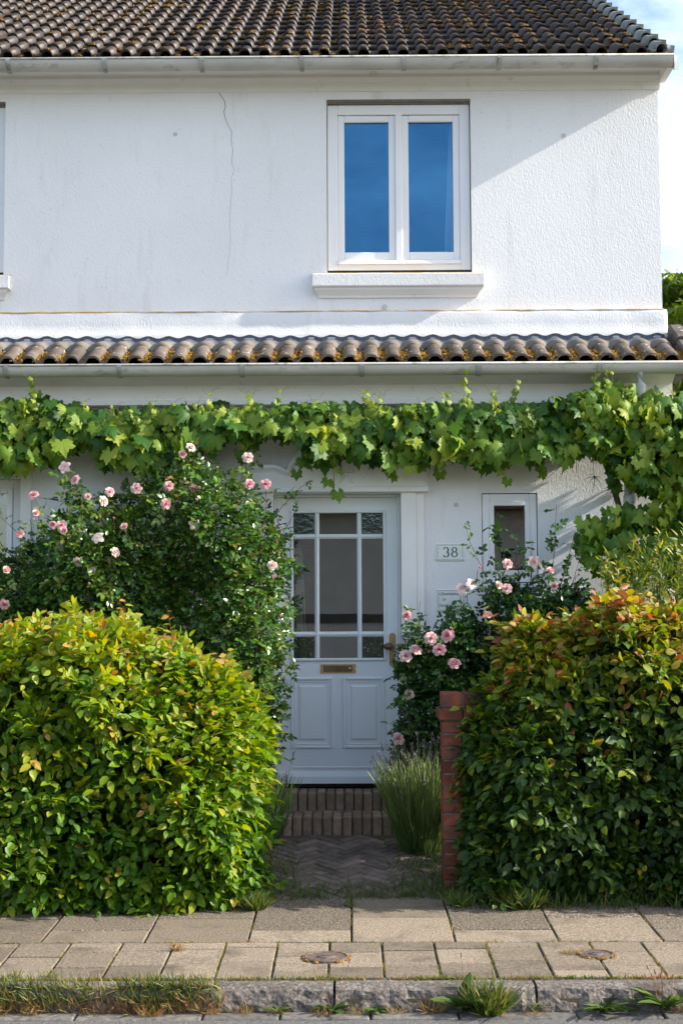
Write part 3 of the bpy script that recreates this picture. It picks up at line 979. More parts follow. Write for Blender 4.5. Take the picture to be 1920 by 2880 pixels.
# barge board at the gable
bv = MB()
for sgn in (0,):
    a = Vector((0, EY - 0.02, EZ - 0.06))
    b = Vector((0, EY + rs * math.cos(P30), EZ + rs * math.sin(P30) - 0.07))
    bv.add([(XR_U + 0.055, a.y, a.z - 0.06), (XR_U + 0.055, a.y, a.z + 0.04), (XR_U + 0.055, b.y, b.z + 0.04), (XR_U + 0.055, b.y, b.z - 0.09),
            (XR_U + 0.085, a.y, a.z - 0.06), (XR_U + 0.085, a.y, a.z + 0.04), (XR_U + 0.085, b.y, b.z + 0.04), (XR_U + 0.085, b.y, b.z - 0.09)],
           [(0, 1, 2, 3), (7, 6, 5, 4), (0, 4, 5, 1), (3, 2, 6, 7), (0, 3, 7, 4), (1, 5, 6, 2)])
bv.build('barge_board', M['trim'], house)
MB().box(XR_U + 0.005, XR_U + 0.055, EY + 0.02, YU + 0.02, 5.59, 5.76).build('soffit_board', M['trim'], house)  # soffit end made taller to block sun leaking onto the wall

# ---- lean-to roof over the ground floor
PL = R_(27.5)
LY, LZ = -0.335, 3.372
lean = MB().profile_x([(LY + 0.05, LZ - 0.03), (LY + 0.05, LZ), (LY + 0.05 + 0.55 * math.cos(PL), LZ + 0.55 * math.sin(PL)), (YU, LZ + 0.2), (YU, LZ - 0.05)], XL, 2.40).build('lean_to_roof', M['dark'], house)
wl_t = 0.2972
l_me = tile_mesh('tile', wl_t, 0.40, 0.044, 0.028, M['tile_low'], hwf=0.345)
x_r2 = 2.30
low_rolls = []
lv = [v.co.copy() for v in l_me.vertices]
lf = [tuple(p.vertices) for p in l_me.polygons]
stuff2 = MB()
for c in range(31):
    x = x_r2 - (c + 1) * wl_t
    for r in range(1):
        m = slope_matrix(x, LY, LZ, PL, r * 0.33, 0.008)
        if x > -2.9:
            inst('tile', l_me, m, lean)
        elif x > XL:
            stuff2.add([m @ v for v in lv], lf)
    for q in (0.55, 1.55):
        low_rolls.append(x + q * wl_t / 2)
tag(stuff2.build('far_tiles', M['tile_low'], lean), kind='stuff')
# mortar flaunching along the head of the tiles, wavy like them
rotl = Matrix.Rotation(PL, 3, 'X')
mo, fl_ = MB(), MB()
nxm = 560
vs_, fs, vs2 = [], [], []
for i in range(nxm + 1):
    x = -3.0 + (2.30 + 3.0) * i / nxm
    ph = ((x - low_rolls[0]) / (wl_t / 2)) % 1.0
    d = min(ph, 1 - ph)
    hgt = 0.046 * math.cos(min(d / 0.42, 1) * math.pi / 2) ** 0.8
    wob = mnoise.noise(Vector((x * 6, 0, 1))) * 0.012
    for s, h in ((0.318 + wob, 0.008 + hgt * 1.05), (0.326 + wob, 0.024 + hgt * 1.02), (0.37, 0.030 + hgt * 0.85), (0.415, 0.032 + hgt * 0.50)):
        vs_.append(tuple(Vector((x, LY, LZ)) + rotl @ Vector((0, s, h))))
    lf_w = 0.010 * math.sin(ph * 2 * math.pi + 1.0) + mnoise.noise(Vector((x * 1.7, 3, 1))) * 0.012
    vs2.append((x, *(Vector((0, LY, LZ)) + rotl @ Vector((0, 0.405, 0.033 + hgt * 0.52)))[1:]))
    vs2.append((x, YU - 0.060, 3.650 + lf_w))
    vs2.append((x, YU - 0.078, 3.676 + lf_w * 0.9))
for i in range(nxm):
    for j in range(3):
        fs.append((i * 4 + j, (i + 1) * 4 + j, (i + 1) * 4 + j + 1, i * 4 + j + 1))
mo.add(vs_, fs)
mo.build('mortar_flaunching', M['mortar'], lean, smooth=True, fix=False)
fl_.add(vs2, [q for i in range(nxm) for q in ((i * 3, (i + 1) * 3, (i + 1) * 3 + 1, i * 3 + 1), (i * 3 + 1, (i + 1) * 3 + 1, (i + 1) * 3 + 2, i * 3 + 2))])
fl_.build('lead_flashing', M['lead'], lean, smooth=True, fix=False)
# orange moss cushions, one in each trough
for k, xr in enumerate(low_rolls):
    if xr < -2.7:
        continue
    if rng.random() < 0.06:
        continue
    mm = MB()
    sz = rng.uniform(1.1, 1.7)
    cx = xr + 0.066 + rng.uniform(-0.01, 0.012)
    for q in range(72):
        dx, ds = rng.normal(0, 0.021) * sz, abs(rng.normal(0.085, 0.05)) * sz
        dx = float(np.clip(dx, -0.045, 0.045))
        onroll = max(0.0, abs(dx) - 0.026) * 0.9
        c = Vector((cx + dx, LY, LZ)) + rotl @ Vector((0, ds, 0.030 - ds * 0.06 + onroll + rng.uniform(-0.003, 0.010)))
        lump(mm, c, rng.uniform(0.008, 0.017), rng.uniform(0.008, 0.017), rng.uniform(0.007, 0.016), rotl, k * 40 + q, 6, 2)
    mm.build('moss_cushion', M['moss'], lean, fix=False)
# verge caps at the right end
for s0, s1, zz in ((0.0, 0.34, 0.075), (0.32, 0.62, 0.098)):
    mbv = MB()
    for s in (s0, s1):
        for x, h in ((2.325, -0.05), (2.325, zz - 0.012), (2.340, zz), (2.415, zz), (2.43, zz - 0.012), (2.43, -0.07)):
            mbv.v.append(tuple(Vector((x, LY, LZ)) + rotl @ Vector((0, s, h))))
    mbv.f = [(i, (i + 1) % 6, 6 + (i + 1) % 6, 6 + i) for i in range(6)] + [tuple(range(6))[::-1], tuple(range(6, 12))]
    mbv.build('verge_tile', M['tile_low'], lean)

# frieze boards under the lower gutter
MB().profile_x([(0.02, 3.125), (-0.108, 3.125), (-0.120, 3.131), (-0.120, 3.166), (-0.104, 3.170), (-0.104, 3.270), (-0.118, 3.276), (-0.150, 3.290), (-0.185, 3.306), (-0.235, 3.330), (-0.30, 3.345), (0.02, 3.38)], XL, 2.285).build('frieze', M['trim'], house)
MB().profile_x([(0.03, 3.05), (-0.028, 3.05), (-0.034, 3.06), (-0.034, 3.128), (0.03, 3.128)], XL, 2.27).build('wall_moulding', M['trim'], house)


# ---- windows
def frame_rect(mb_, x0, x1, z0, z1, wd, y0, y1, wb=None):
    wb = wd if wb is None else wb
    mb_.box(x0, x0 + wd, y0, y1, z0, z1)
    mb_.box(x1 - wd, x1, y0, y1, z0, z1)
    mb_.box(x0 + wd, x1 - wd, y0, y1, z1 - wd, z1)
    mb_.box(x0 + wd, x1 - wd, y0, y1, z0, z0 + wb)


def upper_window(x0, x1, z0, z1, name='window'):
    y = YU + 0.045
    fr = MB()
    frame_rect(fr, x0 + 0.005, x1 - 0.006, z0 + 0.030, z1 - 0.012, 0.075, y, y + 0.07, 0.080)
    f = fr.build('window', M['paint'], house, bevel=0.004)
    fi = MB()
    xa, xb, za, zb = x0 + 0.080, x1 - 0.080, z0 + 0.110, z1 - 0.090
    xm = (xa + xb) / 2
    for a, b in ((xa, xm - 0.024), (xm + 0.024, xb)):
        s = MB()
        frame_rect(s, a, b, za, zb, 0.050, y + 0.012, y + 0.062, 0.062)
        sash = s.build('sash', M['paint'], f, bevel=0.005)
        g_ = MB().box(a + 0.045, b - 0.045, y + 0.034, y + 0.040, za + 0.055, zb - 0.045)
        g_.build('pane', M['glass_up'], f)
    MB().box(xm - 0.026, xm + 0.026, y - 0.004, y + 0.06, za - 0.012, zb + 0.012).build('mullion', M['paint'], f, bevel=0.006)
    MB().profile_x([(y + 0.01, za - 0.035), (y - 0.016, za - 0.032), (y - 0.010, za - 0.006), (y + 0.01, za - 0.002)], xa, xb).build('drip_rail', M['paint'], f)
    MB().box(x0 + 0.0, x1 - 0.0, y + 0.002, y + 0.02, z0 + 0.002, z0 + 0.034).build('gap', M['dark'], f)
    MB().box(x0 + 0.0005, x1 - 0.0005, YU - 0.004, YU + 0.03, z1 - 0.006, z1 + 0.012).build('drip_edge', M['mortar'], f)
    return f


def sill(x0, x1):
    zt = 4.165
    MB().profile_x([(YU + 0.10, zt + 0.005), (YU - 0.085, zt - 0.026), (YU - 0.088, zt - 0.032), (YU - 0.088, zt - 0.118), (YU - 0.082, zt - 0.124), (YU + 0.10, zt - 0.124)], x0, x1).build('window_sill', M['plaster_rough'], house, bevel=0.004)
    MB().profile_x([(YU + 0.05, zt + 0.0085), (YU - 0.080, zt - 0.0205), (YU - 0.080, zt - 0.0245), (YU + 0.05, zt + 0.0)], x0 + 0.004, x1 - 0.004).build('lichen_crust', M['lichen'], house)
    mb_ = MB()
    pr = [(0.0, zt - 0.124), (0.065, zt - 0.124), (0.06, zt - 0.140), (0.038, zt - 0.160), (0.022, zt - 0.178), (0.018, zt - 0.192), (0.0, zt - 0.196)]
    for (d, z) in pr:
        mb_.v += [(x0 + 0.058 - d * 0.7, YU - d, z), (x1 - 0.058 + d * 0.7, YU - d, z)]
    n_ = len(pr)
    for i in range(n_ - 1):
        mb_.f.append((2 * i, 2 * i + 1, 2 * i + 3, 2 * i + 2))
    for s in (0, 1):
        mb_.f.append(tuple(2 * i + s for i in range(n_)))
    mb_.build('sill_moulding', M['trim'], house)


upper_window(-0.16, 0.91, 4.16, 5.462)
upper_window(-3.6, -2.553, 4.16, 5.462)
sill(-0.268, 0.992)
sill(-3.72, -2.49)
mbc = MB()
n_ = 14
for j in range(2):
    for i in range(n_ + 1):
        u = i / n_
        xl = 0.765 if j else 0.715
        mbc.v.append((xl + (0.90 - xl) * u, YU + 0.16 + 0.012 * math.sin(u * 14), 5.40 if j else 4.22))
mbc.f = [(i, i + 1, n_ + 2 + i, n_ + 1 + i) for i in range(n_)]
cur = mbc.build('curtain', M['curtain'], house, smooth=True, fix=False)
so = cur.modifiers.new('thickness', 'SOLIDIFY')
so.thickness = 0.004

# small window beside the door
f = MB()
frame_rect(f, 0.940, 1.328, 1.868, 2.497, 0.055, 0.018, 0.085)
sw = f.build('window', M['paint'], house, bevel=0.004)
f = MB()
frame_rect(f, 0.990, 1.278, 1.918, 2.447, 0.034, 0.008, 0.070)
f.build('sash', M['paint'], sw, bevel=0.004)
MB().box(1.020, 1.248, 0.034, 0.040, 1.948, 2.417).build('pane', M['glass'], sw)
MB().profile_x([(0.05, 1.862), (-0.035, 1.850), (-0.035, 1.828), (0.05, 1.828)], 0.925, 1.343).build('window_sill', M['paint'], house)
# ground floor window at the left edge
f = MB()
frame_rect(f, -3.495, -2.35, 1.155, 2.62, 0.062, 0.05, 0.12)
gw = f.build('window', M['paint'], house, bevel=0.004)
f = MB()
frame_rect(f, -2.90, -2.414, 1.20, 2.56, 0.040, 0.04, 0.10)
frame_rect(f, -3.44, -2.92, 1.20, 2.56, 0.040, 0.04, 0.10)
f.build('sash', M['paint'], gw, bevel=0.004)
for a, b in ((-2.865, -2.45), (-3.405, -2.955)):
    MB().box(a, b, 0.066, 0.072, 1.235, 2.525).build('pane', M['glass'], gw)
f = MB()
frame_rect(f, -3.58, -2.265, 1.08, 2.70, 0.08, -0.022, 0.04)
f.build('architrave', M['trim'], house, bevel=0.005)

# ---- front door with its surround
YD = 0.12
door_frame = MB()
door_frame.box(-0.546, -0.530, YD - 0.035, YD + 0.06, 0.44, 2.487)
door_frame.box(0.342, 0.356, YD - 0.035, YD + 0.06, 0.44, 2.487)
door_frame.box(-0.546, 0.356, YD - 0.035, YD + 0.06, 2.4872, 2.503)
door_frame.build('door_frame', M['door_paint'], house, bevel=0.004)
door = MB()
gx0, gx1, gz0, gz1 = -0.412, 0.240, 1.330, 2.378
door.box(-0.528, gx0, YD, YD + 0.05, 0.462, 2.485)
door.box(gx1, 0.340, YD, YD + 0.05, 0.462, 2.485)
door.box(gx0, gx1, YD, YD + 0.05, gz1, 2.485)
door.box(gx0, gx1, YD, YD + 0.05, 0.462, gz0)
door = door.build('door', M['door_paint'], house)
f = MB()
frame_rect(f, gx0 - 0.016, gx1 + 0.016, gz0 - 0.016, gz1 + 0.016, 0.020, YD - 0.016, YD + 0.02)
f.build('glazing_bead', M['door_paint'], door, bevel=0.006)
cols = [(-0.400, -0.259), (-0.218, 0.045), (0.085, 0.230)]
rows = [(1.342, 1.482), (1.527, 2.185), (2.226, 2.365)]
for a, b in ((-0.259, -0.218), (0.045, 0.085)):
    MB().profile_x([(YD - 0.004, gz0), (YD - 0.004, gz1), (YD + 0.04, gz1), (YD + 0.04, gz0)], a + 0.004, b - 0.004).build('glazing_bar', M['door_paint'], door, bevel=0.008)
    xm = (a + b) / 2
    MB().box(xm - 0.006, xm + 0.006, YD - 0.010, YD + 0.01, gz0 + 0.004, gz1 - 0.004).build('glazing_bar', M['door_paint'], door, bevel=0.003)
for a, b in ((1.482, 1.527), (2.185, 2.226)):
    MB().profile_x([(YD - 0.002, a + 0.004), (YD - 0.002, b - 0.004), (YD + 0.038, b - 0.004), (YD + 0.038, a + 0.004)], gx0, gx1).build('glazing_bar', M['door_paint'], door, bevel=0.008)
    zm = (a + b) / 2
    MB().box(gx0 + 0.004, gx1 - 0.004, YD - 0.008, YD + 0.01, zm - 0.006, zm + 0.006).build('glazing_bar', M['door_paint'], door, bevel=0.003)
for i, (a, b) in enumerate(cols):
    for j, (c, d) in enumerate(rows):
        corner = i != 1 and j != 1
        MB().box(a - 0.008, b + 0.008, YD + 0.016, YD + 0.020, c - 0.008, d + 0.008).build('pane', M['glass_cast'] if corner else M['glass'], door)
for a, b in ((-0.430, -0.125), (-0.062, 0.245)):
    f = MB()
    frame_rect(f, a, b, 0.694, 1.199, 0.022, YD - 0.013, YD + 0.012)
    p = f.build('panel_moulding', M['door_paint'], door, bevel=0.007)
    f = MB()
    frame_rect(f, a + 0.026, b - 0.026, 0.720, 1.173, 0.012, YD - 0.005, YD + 0.012)
    f.build('panel_moulding', M['door_paint'], door, bevel=0.003)
    x0, x1, z0, z1 = a + 0.058, b - 0.058, 0.752, 1.143
    e = 0.014
    MB().add([(x0, YD - 0.0015, z0), (x1, YD - 0.0015, z0), (x1, YD - 0.0015, z1), (x0, YD - 0.0015, z1), (x0 + e, YD - 0.009, z0 + e), (x1 - e, YD - 0.009, z0 + e), (x1 - e, YD - 0.009, z1 - e), (x0 + e, YD - 0.009, z1 - e)],
             [(0, 1, 5, 4), (1, 2, 6, 5), (2, 3, 7, 6), (3, 0, 4, 7), (4, 5, 6, 7)]).build('panel', M['door_paint'], door)
MB().box(-0.415, 0.234, YD - 0.008, YD + 0.01, 0.552, 0.568).build('kick_moulding', M['door_paint'], door, bevel=0.003)
MB().profile_x([(YD + 0.01, 0.536), (YD - 0.010, 0.532), (YD - 0.042, 0.500), (YD - 0.045, 0.452), (YD + 0.01, 0.452)], -0.524, 0.336).build('weather_bar', M['door_paint'], door)
MB().box(-0.528, 0.34, YD - 0.02, YD + 0.05, 0.428, 0.4605).build('door_gap', M['dark'], door)
# letter plate
bx = [(-0.219, 1.236), (-0.214, 1.227), (0.033, 1.227), (0.038, 1.236), (0.033, 1.259), (0.038, 1.282), (0.033, 1.291), (-0.214, 1.291), (-0.219, 1.282), (-0.214, 1.259)]
lb = MB().prism_y(bx, YD - 0.007, YD + 0.005).build('letter_plate', M['brass'], door, bevel=0.002)
MB().box(-0.196, 0.010, YD - 0.011, YD - 0.004, 1.238, 1.281).build('flap', M['brass_dark'], lb, bevel=0.003)
MB().lathe([(0.008, -0.010), (0.008, -0.016), (0.006, -0.018)], (-0.006, YD, 1.262), 'Y', 12).build('lock', M['steel'], lb)
# handle plate, knob and cylinder
hp = []
for k in range(24):
    a = 2 * math.pi * k / 24
    hp.append((0.2975 + 0.0225 * math.cos(a), (1.489 if math.sin(a) > 0 else 1.294) + 0.0225 * math.sin(a)))
hd = MB().prism_y(hp, YD - 0.010, YD + 0.003).build('handle_plate', M['brass'], door, bevel=0.003)
MB().lathe([(0.012, 0.0), (0.010, -0.03), (0.014, -0.036)], (0.292, YD - 0.008, 1.416), 'Y', 14).build('knob_neck', M['brass'], hd, smooth=True)
kb = MB()
prof = [(0.004, -0.030), (0.018, -0.032), (0.024, -0.042), (0.024, -0.056), (0.018, -0.066), (0.004, -0.069)]
kb.lathe(prof, (0, 0, 0), 'Y', 16)
kb.v = [(0.268 + v[0] * 1.55, YD - 0.010 + v[1], 1.416 + v[2]) for v in kb.v]
kb.build('knob', M['brass_dark'], hd, smooth=True)
MB().lathe([(0.0095, -0.008), (0.0095, -0.014), (0.007, -0.016)], (0.297, YD - 0.004, 1.310), 'Y', 12).build('lock', M['steel'], hd)
# pilasters and entablature
for s in (1, -1):
    cx = -0.092
    def bx_(a, b, y0, z0, z1, nm):
        xa, xb = cx + s * a, cx + s * b
        return MB().box(min(xa, xb), max(xa, xb), y0, 0.02, z0, z1).build(nm, M['trim'], house, bevel=0.004)
    bx_(0.452, 0.560, -0.055, 0.30, 2.512, 'pilaster')
    bx_(0.5605, 0.614, -0.036, 0.30, 2.512, 'pilaster')
def ent(off, zb):
    pts = [(-0.700 - off * 0.0, zb), (0.548 + off * 0.0, zb)]
    top = [(0.548, 2.600), (0.556, 2.640), (0.568, 2.672), (0.568, 2.688), (0.36, 2.688)]
    cx = -0.076
    arch = []
    for k in range(15):
        t = k / 14
        a = math.pi * (0.08 + 0.84 * t)
        arch.append((cx + 0.375 * math.cos(a), 2.575 + 0.305 * math.sin(a)))
    topl = [(-0.52, 2.688), (-0.72, 2.688), (-0.72, 2.672), (-0.708, 2.640), (-0.700, 2.600)]
    return pts + top + arch + topl
pl = ent(0, 2.545)
MB().prism_y(pl, -0.070, 0.02).build('door_hood', M['trim'], house)
# raised rim following the hood's upper edge
rim = MB()
tp = pl[3:]
tp = [(0.556, 2.640)] + pl[4:len(pl) - 2]
n = len(tp)
for i, (x, z) in enumerate(tp):
    a, b = tp[max(i - 1, 0)], tp[min(i + 1, n - 1)]
    d = Vector((b[0] - a[0], b[1] - a[1])).normalized()
    nn = Vector((d.y, -d.x))
    if nn.dot(Vector((x + 0.076, z - 2.4))) < 0:
        nn = -nn
    rim.v += [(x + nn.x * 0.014, -0.001, z + nn.y * 0.014), (x + nn.x * 0.014, -0.100, z + nn.y * 0.014), (x - nn.x * 0.008, -0.098, z - nn.y * 0.008), (x - nn.x * 0.026, -0.078, z - nn.y * 0.026), (x - nn.x * 0.040, -0.0695, z - nn.y * 0.040)]
for i in range(n - 1):
    for j in range(4):
        rim.f.append((i * 5 + j, i * 5 + j + 1, (i + 1) * 5 + j + 1, (i + 1) * 5 + j))
rim.build('hood_rim', M['trim'], house)
MB().box(-0.706, 0.556, -0.088, 0.02, 2.508, 2.5455).build('hood_fillet', M['trim'], house, bevel=0.004)
# ribbon relief on the hood
rb = MB()
cxr, czr = -0.030, 2.640
for s in (-1, 1):
    pts = [(cxr, -0.076, czr), (cxr + s * 0.022, -0.082, czr - 0.030), (cxr + s * 0.034, -0.076, czr - 0.055), (cxr + s * 0.052, -0.073, czr - 0.070)]
    rb.tube(pts, [0.008, 0.009, 0.007, 0.003], 6)
    lp = []
    for k in range(9):
        a = math.pi * (0.1 + 1.7 * k / 8)
        lp.append((cxr + s * (0.030 + 0.024 * -math.cos(a)), -0.076, czr + 0.014 + 0.014 * math.sin(a)))
    rb.tube(lp, 0.006, 6)
rb.tube([(cxr - 0.012, -0.079, czr), (cxr + 0.012, -0.079, czr)], 0.011, 8)
rb.build('ribbon_relief', M['trim'], house, smooth=True)

# downpipe
dp = MB()
dp.tube([(2.010, -0.345, 3.31), (2.010, -0.335, 3.22), (2.008, -0.28, 3.12), (1.985, -0.16, 2.96), (1.968, -0.105, 2.85), (1.968, -0.10, 2.6), (1.968, -0.10, 0.15)], 0.038, 14)
dpo = dp.build('downpipe', M['pipe'], house, smooth=True)
for z in (2.42, 2.34):
    MB().lathe([(0.041, 0), (0.046, 0.004), (0.046, 0.05), (0.041, 0.056)], (1.968, -0.10, z), 'Z', 16).build('pipe_socket', M['pipe'], dpo, smooth=False)
MB().box(1.90, 1.935, -0.11, 0.01, 2.31, 2.33).build('pipe_clip', M['gutter_grey'], dpo)

# ---- steps
steps = tag(empty('front_steps', (0, -0.3, 0.18)), 'two dark brick-on-edge steps leading up to the white front door', 'steps')
def step(x0, x1, y0, y1, z0, z1, pitch):
    nb = int(round((x1 - x0) / pitch))
    p = (x1 - x0) / nb
    me_ = MB().box(-p / 2 + 0.005, p / 2 - 0.005, 0, 0.215, z0 - z1 - 0.03, 0).mesh('brick', bevel=0.006, segs=1)
    me_.materials.append(M['brick_step'])
    me2 = MB().box(-p / 2 + 0.004, p / 2 - 0.004, 0.0, y1 - y0 - 0.225, -0.05, 0).mesh('brick', bevel=0.004)
    me2.materials.append(M['brick_step'])
    for k in range(nb):
        x = x0 + (k + 0.5) * p
        inst('brick', me_, Matrix.Translation((x, y0 + random.uniform(-.006, .006), z1 + random.uniform(-.004, .003))) @ Matrix.Rotation(random.uniform(-.012, .012), 4, 'Y'), steps)
        if y1 - y0 > 0.30:
            inst('brick', me2, Matrix.Translation((x, y0 + 0.222, z1 - 0.004 + random.uniform(-.003, .002))), steps)
    MB().box(x0 + 0.004, x1 - 0.004, y0 + 0.012, y1, 0.05, z1 - 0.012).build('mortar_bed', M['bedding'], steps)
step(-0.66, 0.47, -0.55, -0.195, 0.19, 0.305, 0.0665)
step(-0.56, 0.40, -0.20, 0.10, 0.305, 0.422, 0.0625)

# ---- house number and name plates
def stroke(mb_, pts, wd, y):
    pts = [Vector((p[0], p[1])) for p in pts]
    for i, p in enumerate(pts):
        a, b = pts[max(i - 1, 0)], pts[min(i + 1, len(pts) - 1)]
        d = (b - a).normalized()
        nn = Vector((-d.y, d.x))
        hw = (wd[i] if isinstance(wd, list) else wd) / 2
        mb_.v += [(p.x - nn.x * hw, y, p.y - nn.y * hw), (p.x + nn.x * hw, y, p.y + nn.y * hw)]
    b0 = len(mb_.v) - 2 * len(pts)
    for i in range(len(pts) - 1):
        mb_.f.append((b0 + 2 * i, b0 + 2 * i + 2, b0 + 2 * i + 3, b0 + 2 * i + 1))


def arc(cx, cz, rx, rz, a0, a1, n=14):
    return [(cx + rx * math.cos(R_(a0 + (a1 - a0) * k / n)), cz + rz * math.sin(R_(a0 + (a1 - a0) * k / n))) for k in range(n + 1)]


def plate(name, x0, x1, z0, z1, mat, label):
    y0, y1 = -0.012, 0.004
    o_ = MB().box(x0, x1, y0, y1, z0, z1).build(name, mat, None, bevel=0.003, origin=((x0 + x1) / 2, y1, z0))
    return tag(o_, label, 'sign')


def border(par, x0, x1, z0, z1, y, sides='tblr'):
    mb_ = MB()
    def motif(x, z, ang, s):
        ca, sa = math.cos(ang), math.sin(ang)
        for dx, dz, l_, w_, r_ in ((0, 0, 0.010, 0.005, 0.5), (0.007, 0.0025, 0.008, 0.004, -0.4), (-0.007, -0.0025, 0.008, 0.004, 0.4)):
            cx, cz = x + s * (dx * ca - dz * sa), z + s * (dx * sa + dz * ca)
            a = ang + r_
            u, v = (math.cos(a) * l_ * s / 2, math.sin(a) * l_ * s / 2), (-math.sin(a) * w_ * s / 2, math.cos(a) * w_ * s / 2)
            mb_.add([(cx - u[0], y, cz - u[1]), (cx + v[0], y, cz + v[1]), (cx + u[0], y, cz + u[1]), (cx - v[0], y, cz - v[1])], [(0, 3, 2, 1)])
    m_ = 0.010
    nx_ = int((x1 - x0) / 0.021)
    for k in range(nx_):
        x = x0 + m_ + (x1 - x0 - 2 * m_) * k / (nx_ - 1)
        motif(x, z1 - m_, 0.0, 1.0)
        motif(x, z0 + m_, math.pi, 1.0)
    nz_ = int((z1 - z0) / 0.022)
    for k in range(1, nz_ - 1):
        z = z0 + m_ + (z1 - z0 - 2 * m_) * k / (nz_ - 1)
        motif(x0 + m_, z, math.pi / 2, 1.0)
        motif(x1 - m_, z, -math.pi / 2, 1.0)
    mb_.build('painted_border', M['ink_leaf'], par, fix=False)


num = plate('house_number_plate', 0.610, 0.805, 2.021, 2.143, M['enamel'], 'ceramic house number plate reading 38 with floral border')
border(num, 0.610, 0.805, 2.021, 2.143, -0.0128)
d3 = MB()
c3, zb, zt = 0.678, 2.048, 2.116
hgt = zt - zb
p3 = arc(c3, zt - hgt * 0.26, 0.0155, hgt * 0.26, 155, -80, 16) + arc(c3, zb + hgt * 0.27, 0.0185, hgt * 0.27, 80, -155, 18)[1:]
stroke(d3, p3, [0.0042 + 0.0055 * abs(math.cos(R_(155 - 235 * min(k, 16) / 16))) if k <= 16 else 0.0042 + 0.006 * abs(math.cos(R_(80 - 235 * (k - 16) / 18))) for k in range(len(p3))], -0.0130)
for c in ((c3 - 0.0140, zt - hgt * 0.17), (c3 - 0.0165, zb + hgt * 0.16)):
    stroke(d3, arc(c[0], c[1], 0.0018, 0.0018, 0, 360, 10), 0.0036, -0.01305)
d3.build('digit', M['ink'], num, fix=False)
d8 = MB()
c8 = 0.738
a1 = arc(c8, zt - hgt * 0.245, 0.0145, hgt * 0.245, 90, 450, 22)
a2 = arc(c8, zb + hgt * 0.265, 0.0185, hgt * 0.265, 90, 450, 22)
stroke(d8, a1, [0.0038 + 0.0055 * abs(math.cos(R_(90 + 360 * k / 22))) for k in range(23)], -0.0130)
stroke(d8, a2, [0.0038 + 0.006 * abs(math.cos(R_(90 + 360 * k / 22))) for k in range(23)], -0.01305)
d8.build('digit', M['ink'], num, fix=False)
npl = plate('name_plate', 0.612, 0.805, 1.660, 1.820, M['enamel'], 'ceramic name plate with lines of dark lettering below the number 38')
border(npl, 0.612, 0.805, 1.660, 1.820, -0.0128)


def text(s, x, z, size, parent, y=-0.0132, sx=1.0):
    cu = bpy.data.curves.new('lettering', 'FONT')
    cu.body = s
    cu.size = size
    cu.align_x = 'LEFT'
    cu.extrude = 0.0002
    to = bpy.data.objects.new('lettering_tmp', cu)
    COL.objects.link(to)
    dg = bpy.context.evaluated_depsgraph_get()
    me = bpy.data.meshes.new_from_object(to.evaluated_get(dg))
    bpy.data.objects.remove(to)
    me.materials.clear()
    me.materials.append(M['ink'])
    m = Matrix.Translation((x, y, z)) @ Matrix.Rotation(math.pi / 2, 4, 'X') @ Matrix.Diagonal((sx, 1, 1, 1))
    me.name = 'lettering'
    return inst('lettering', me, m, parent)


text('U.Bowinkelmann', 0.627, 1.778, 0.029, npl, sx=0.80)
text('Ur', 0.650, 1.738, 0.029, npl, sx=0.85)
text('Geschewora Ju', 0.627, 1.697, 0.029, npl, sx=0.80)
pl3 = plate('small_plate', 1.520, 1.690, 1.730, 1.830, M['enamel_green'], 'plain turquoise plate on the wall half hidden behind the dark roses')
MB().box(1.528, 1.682, -0.0145, -0.0115, 1.738, 1.822).build('plate_field', M['enamel'], pl3, bevel=0.001)

# ---- things inside, seen through the glass
def curved_board(name, x, zt, mat, label, lean_, dark=False):
    mb_ = MB()
    n_ = 26
    zb_ = 0.45
    for i in range(n_ + 1):
        t = i / n_
        z = zb_ + (zt - zb_) * t
        wd = 0.050 * (1 - 0.25 * math.sin(math.pi * t)) * (1.0 if t < 0.88 else math.sqrt(max(0.02, 1 - ((t - 0.88) / 0.125) ** 2)))
        cx = x + lean_ * (t - 0.4) + 0.02 * math.sin(math.pi * t)
        yy = 0.21 + 0.03 * math.sin(math.pi * t) + (0.10 * max(0, t - 0.85) / 0.15)
        mb_.v += [(cx - wd, yy, z), (cx + wd, yy, z), (cx + wd, yy + 0.02, z), (cx - wd, yy + 0.02, z)]
    for i in range(n_):
        for k in range(4):
            mb_.f.append((i * 4 + k, i * 4 + (k + 1) % 4, (i + 1) * 4 + (k + 1) % 4, (i + 1) * 4 + k))
    mb_.f += [(3, 2, 1, 0), tuple(n_ * 4 + k for k in range(4))]
    o_ = mb_.build(name, mat, None, origin=(x, 0.21, 0.45))
    st = MB()
    for i in range(n_ - 6):
        t0, t1 = i / n_, (i + 1) / n_
        for t in (t0, t1):
            z = zb_ + (zt - zb_) * t
            cx = x + lean_ * (t - 0.4) + 0.02 * math.sin(math.pi * t) + 0.022
            yy = 0.2085 + 0.03 * math.sin(math.pi * t) + (0.10 * max(0, t - 0.85) / 0.15)
            st.v += [(cx, yy, z), (cx + 0.008, yy, z)]
        b = len(st.v) - 4
        st.f.append((b, b + 1, b + 3, b + 2))
    st.build('stripe', M['board_dark'], o_, fix=False)
    return tag(o_, label, 'ski', 'pale boards leaning behind the door glass')


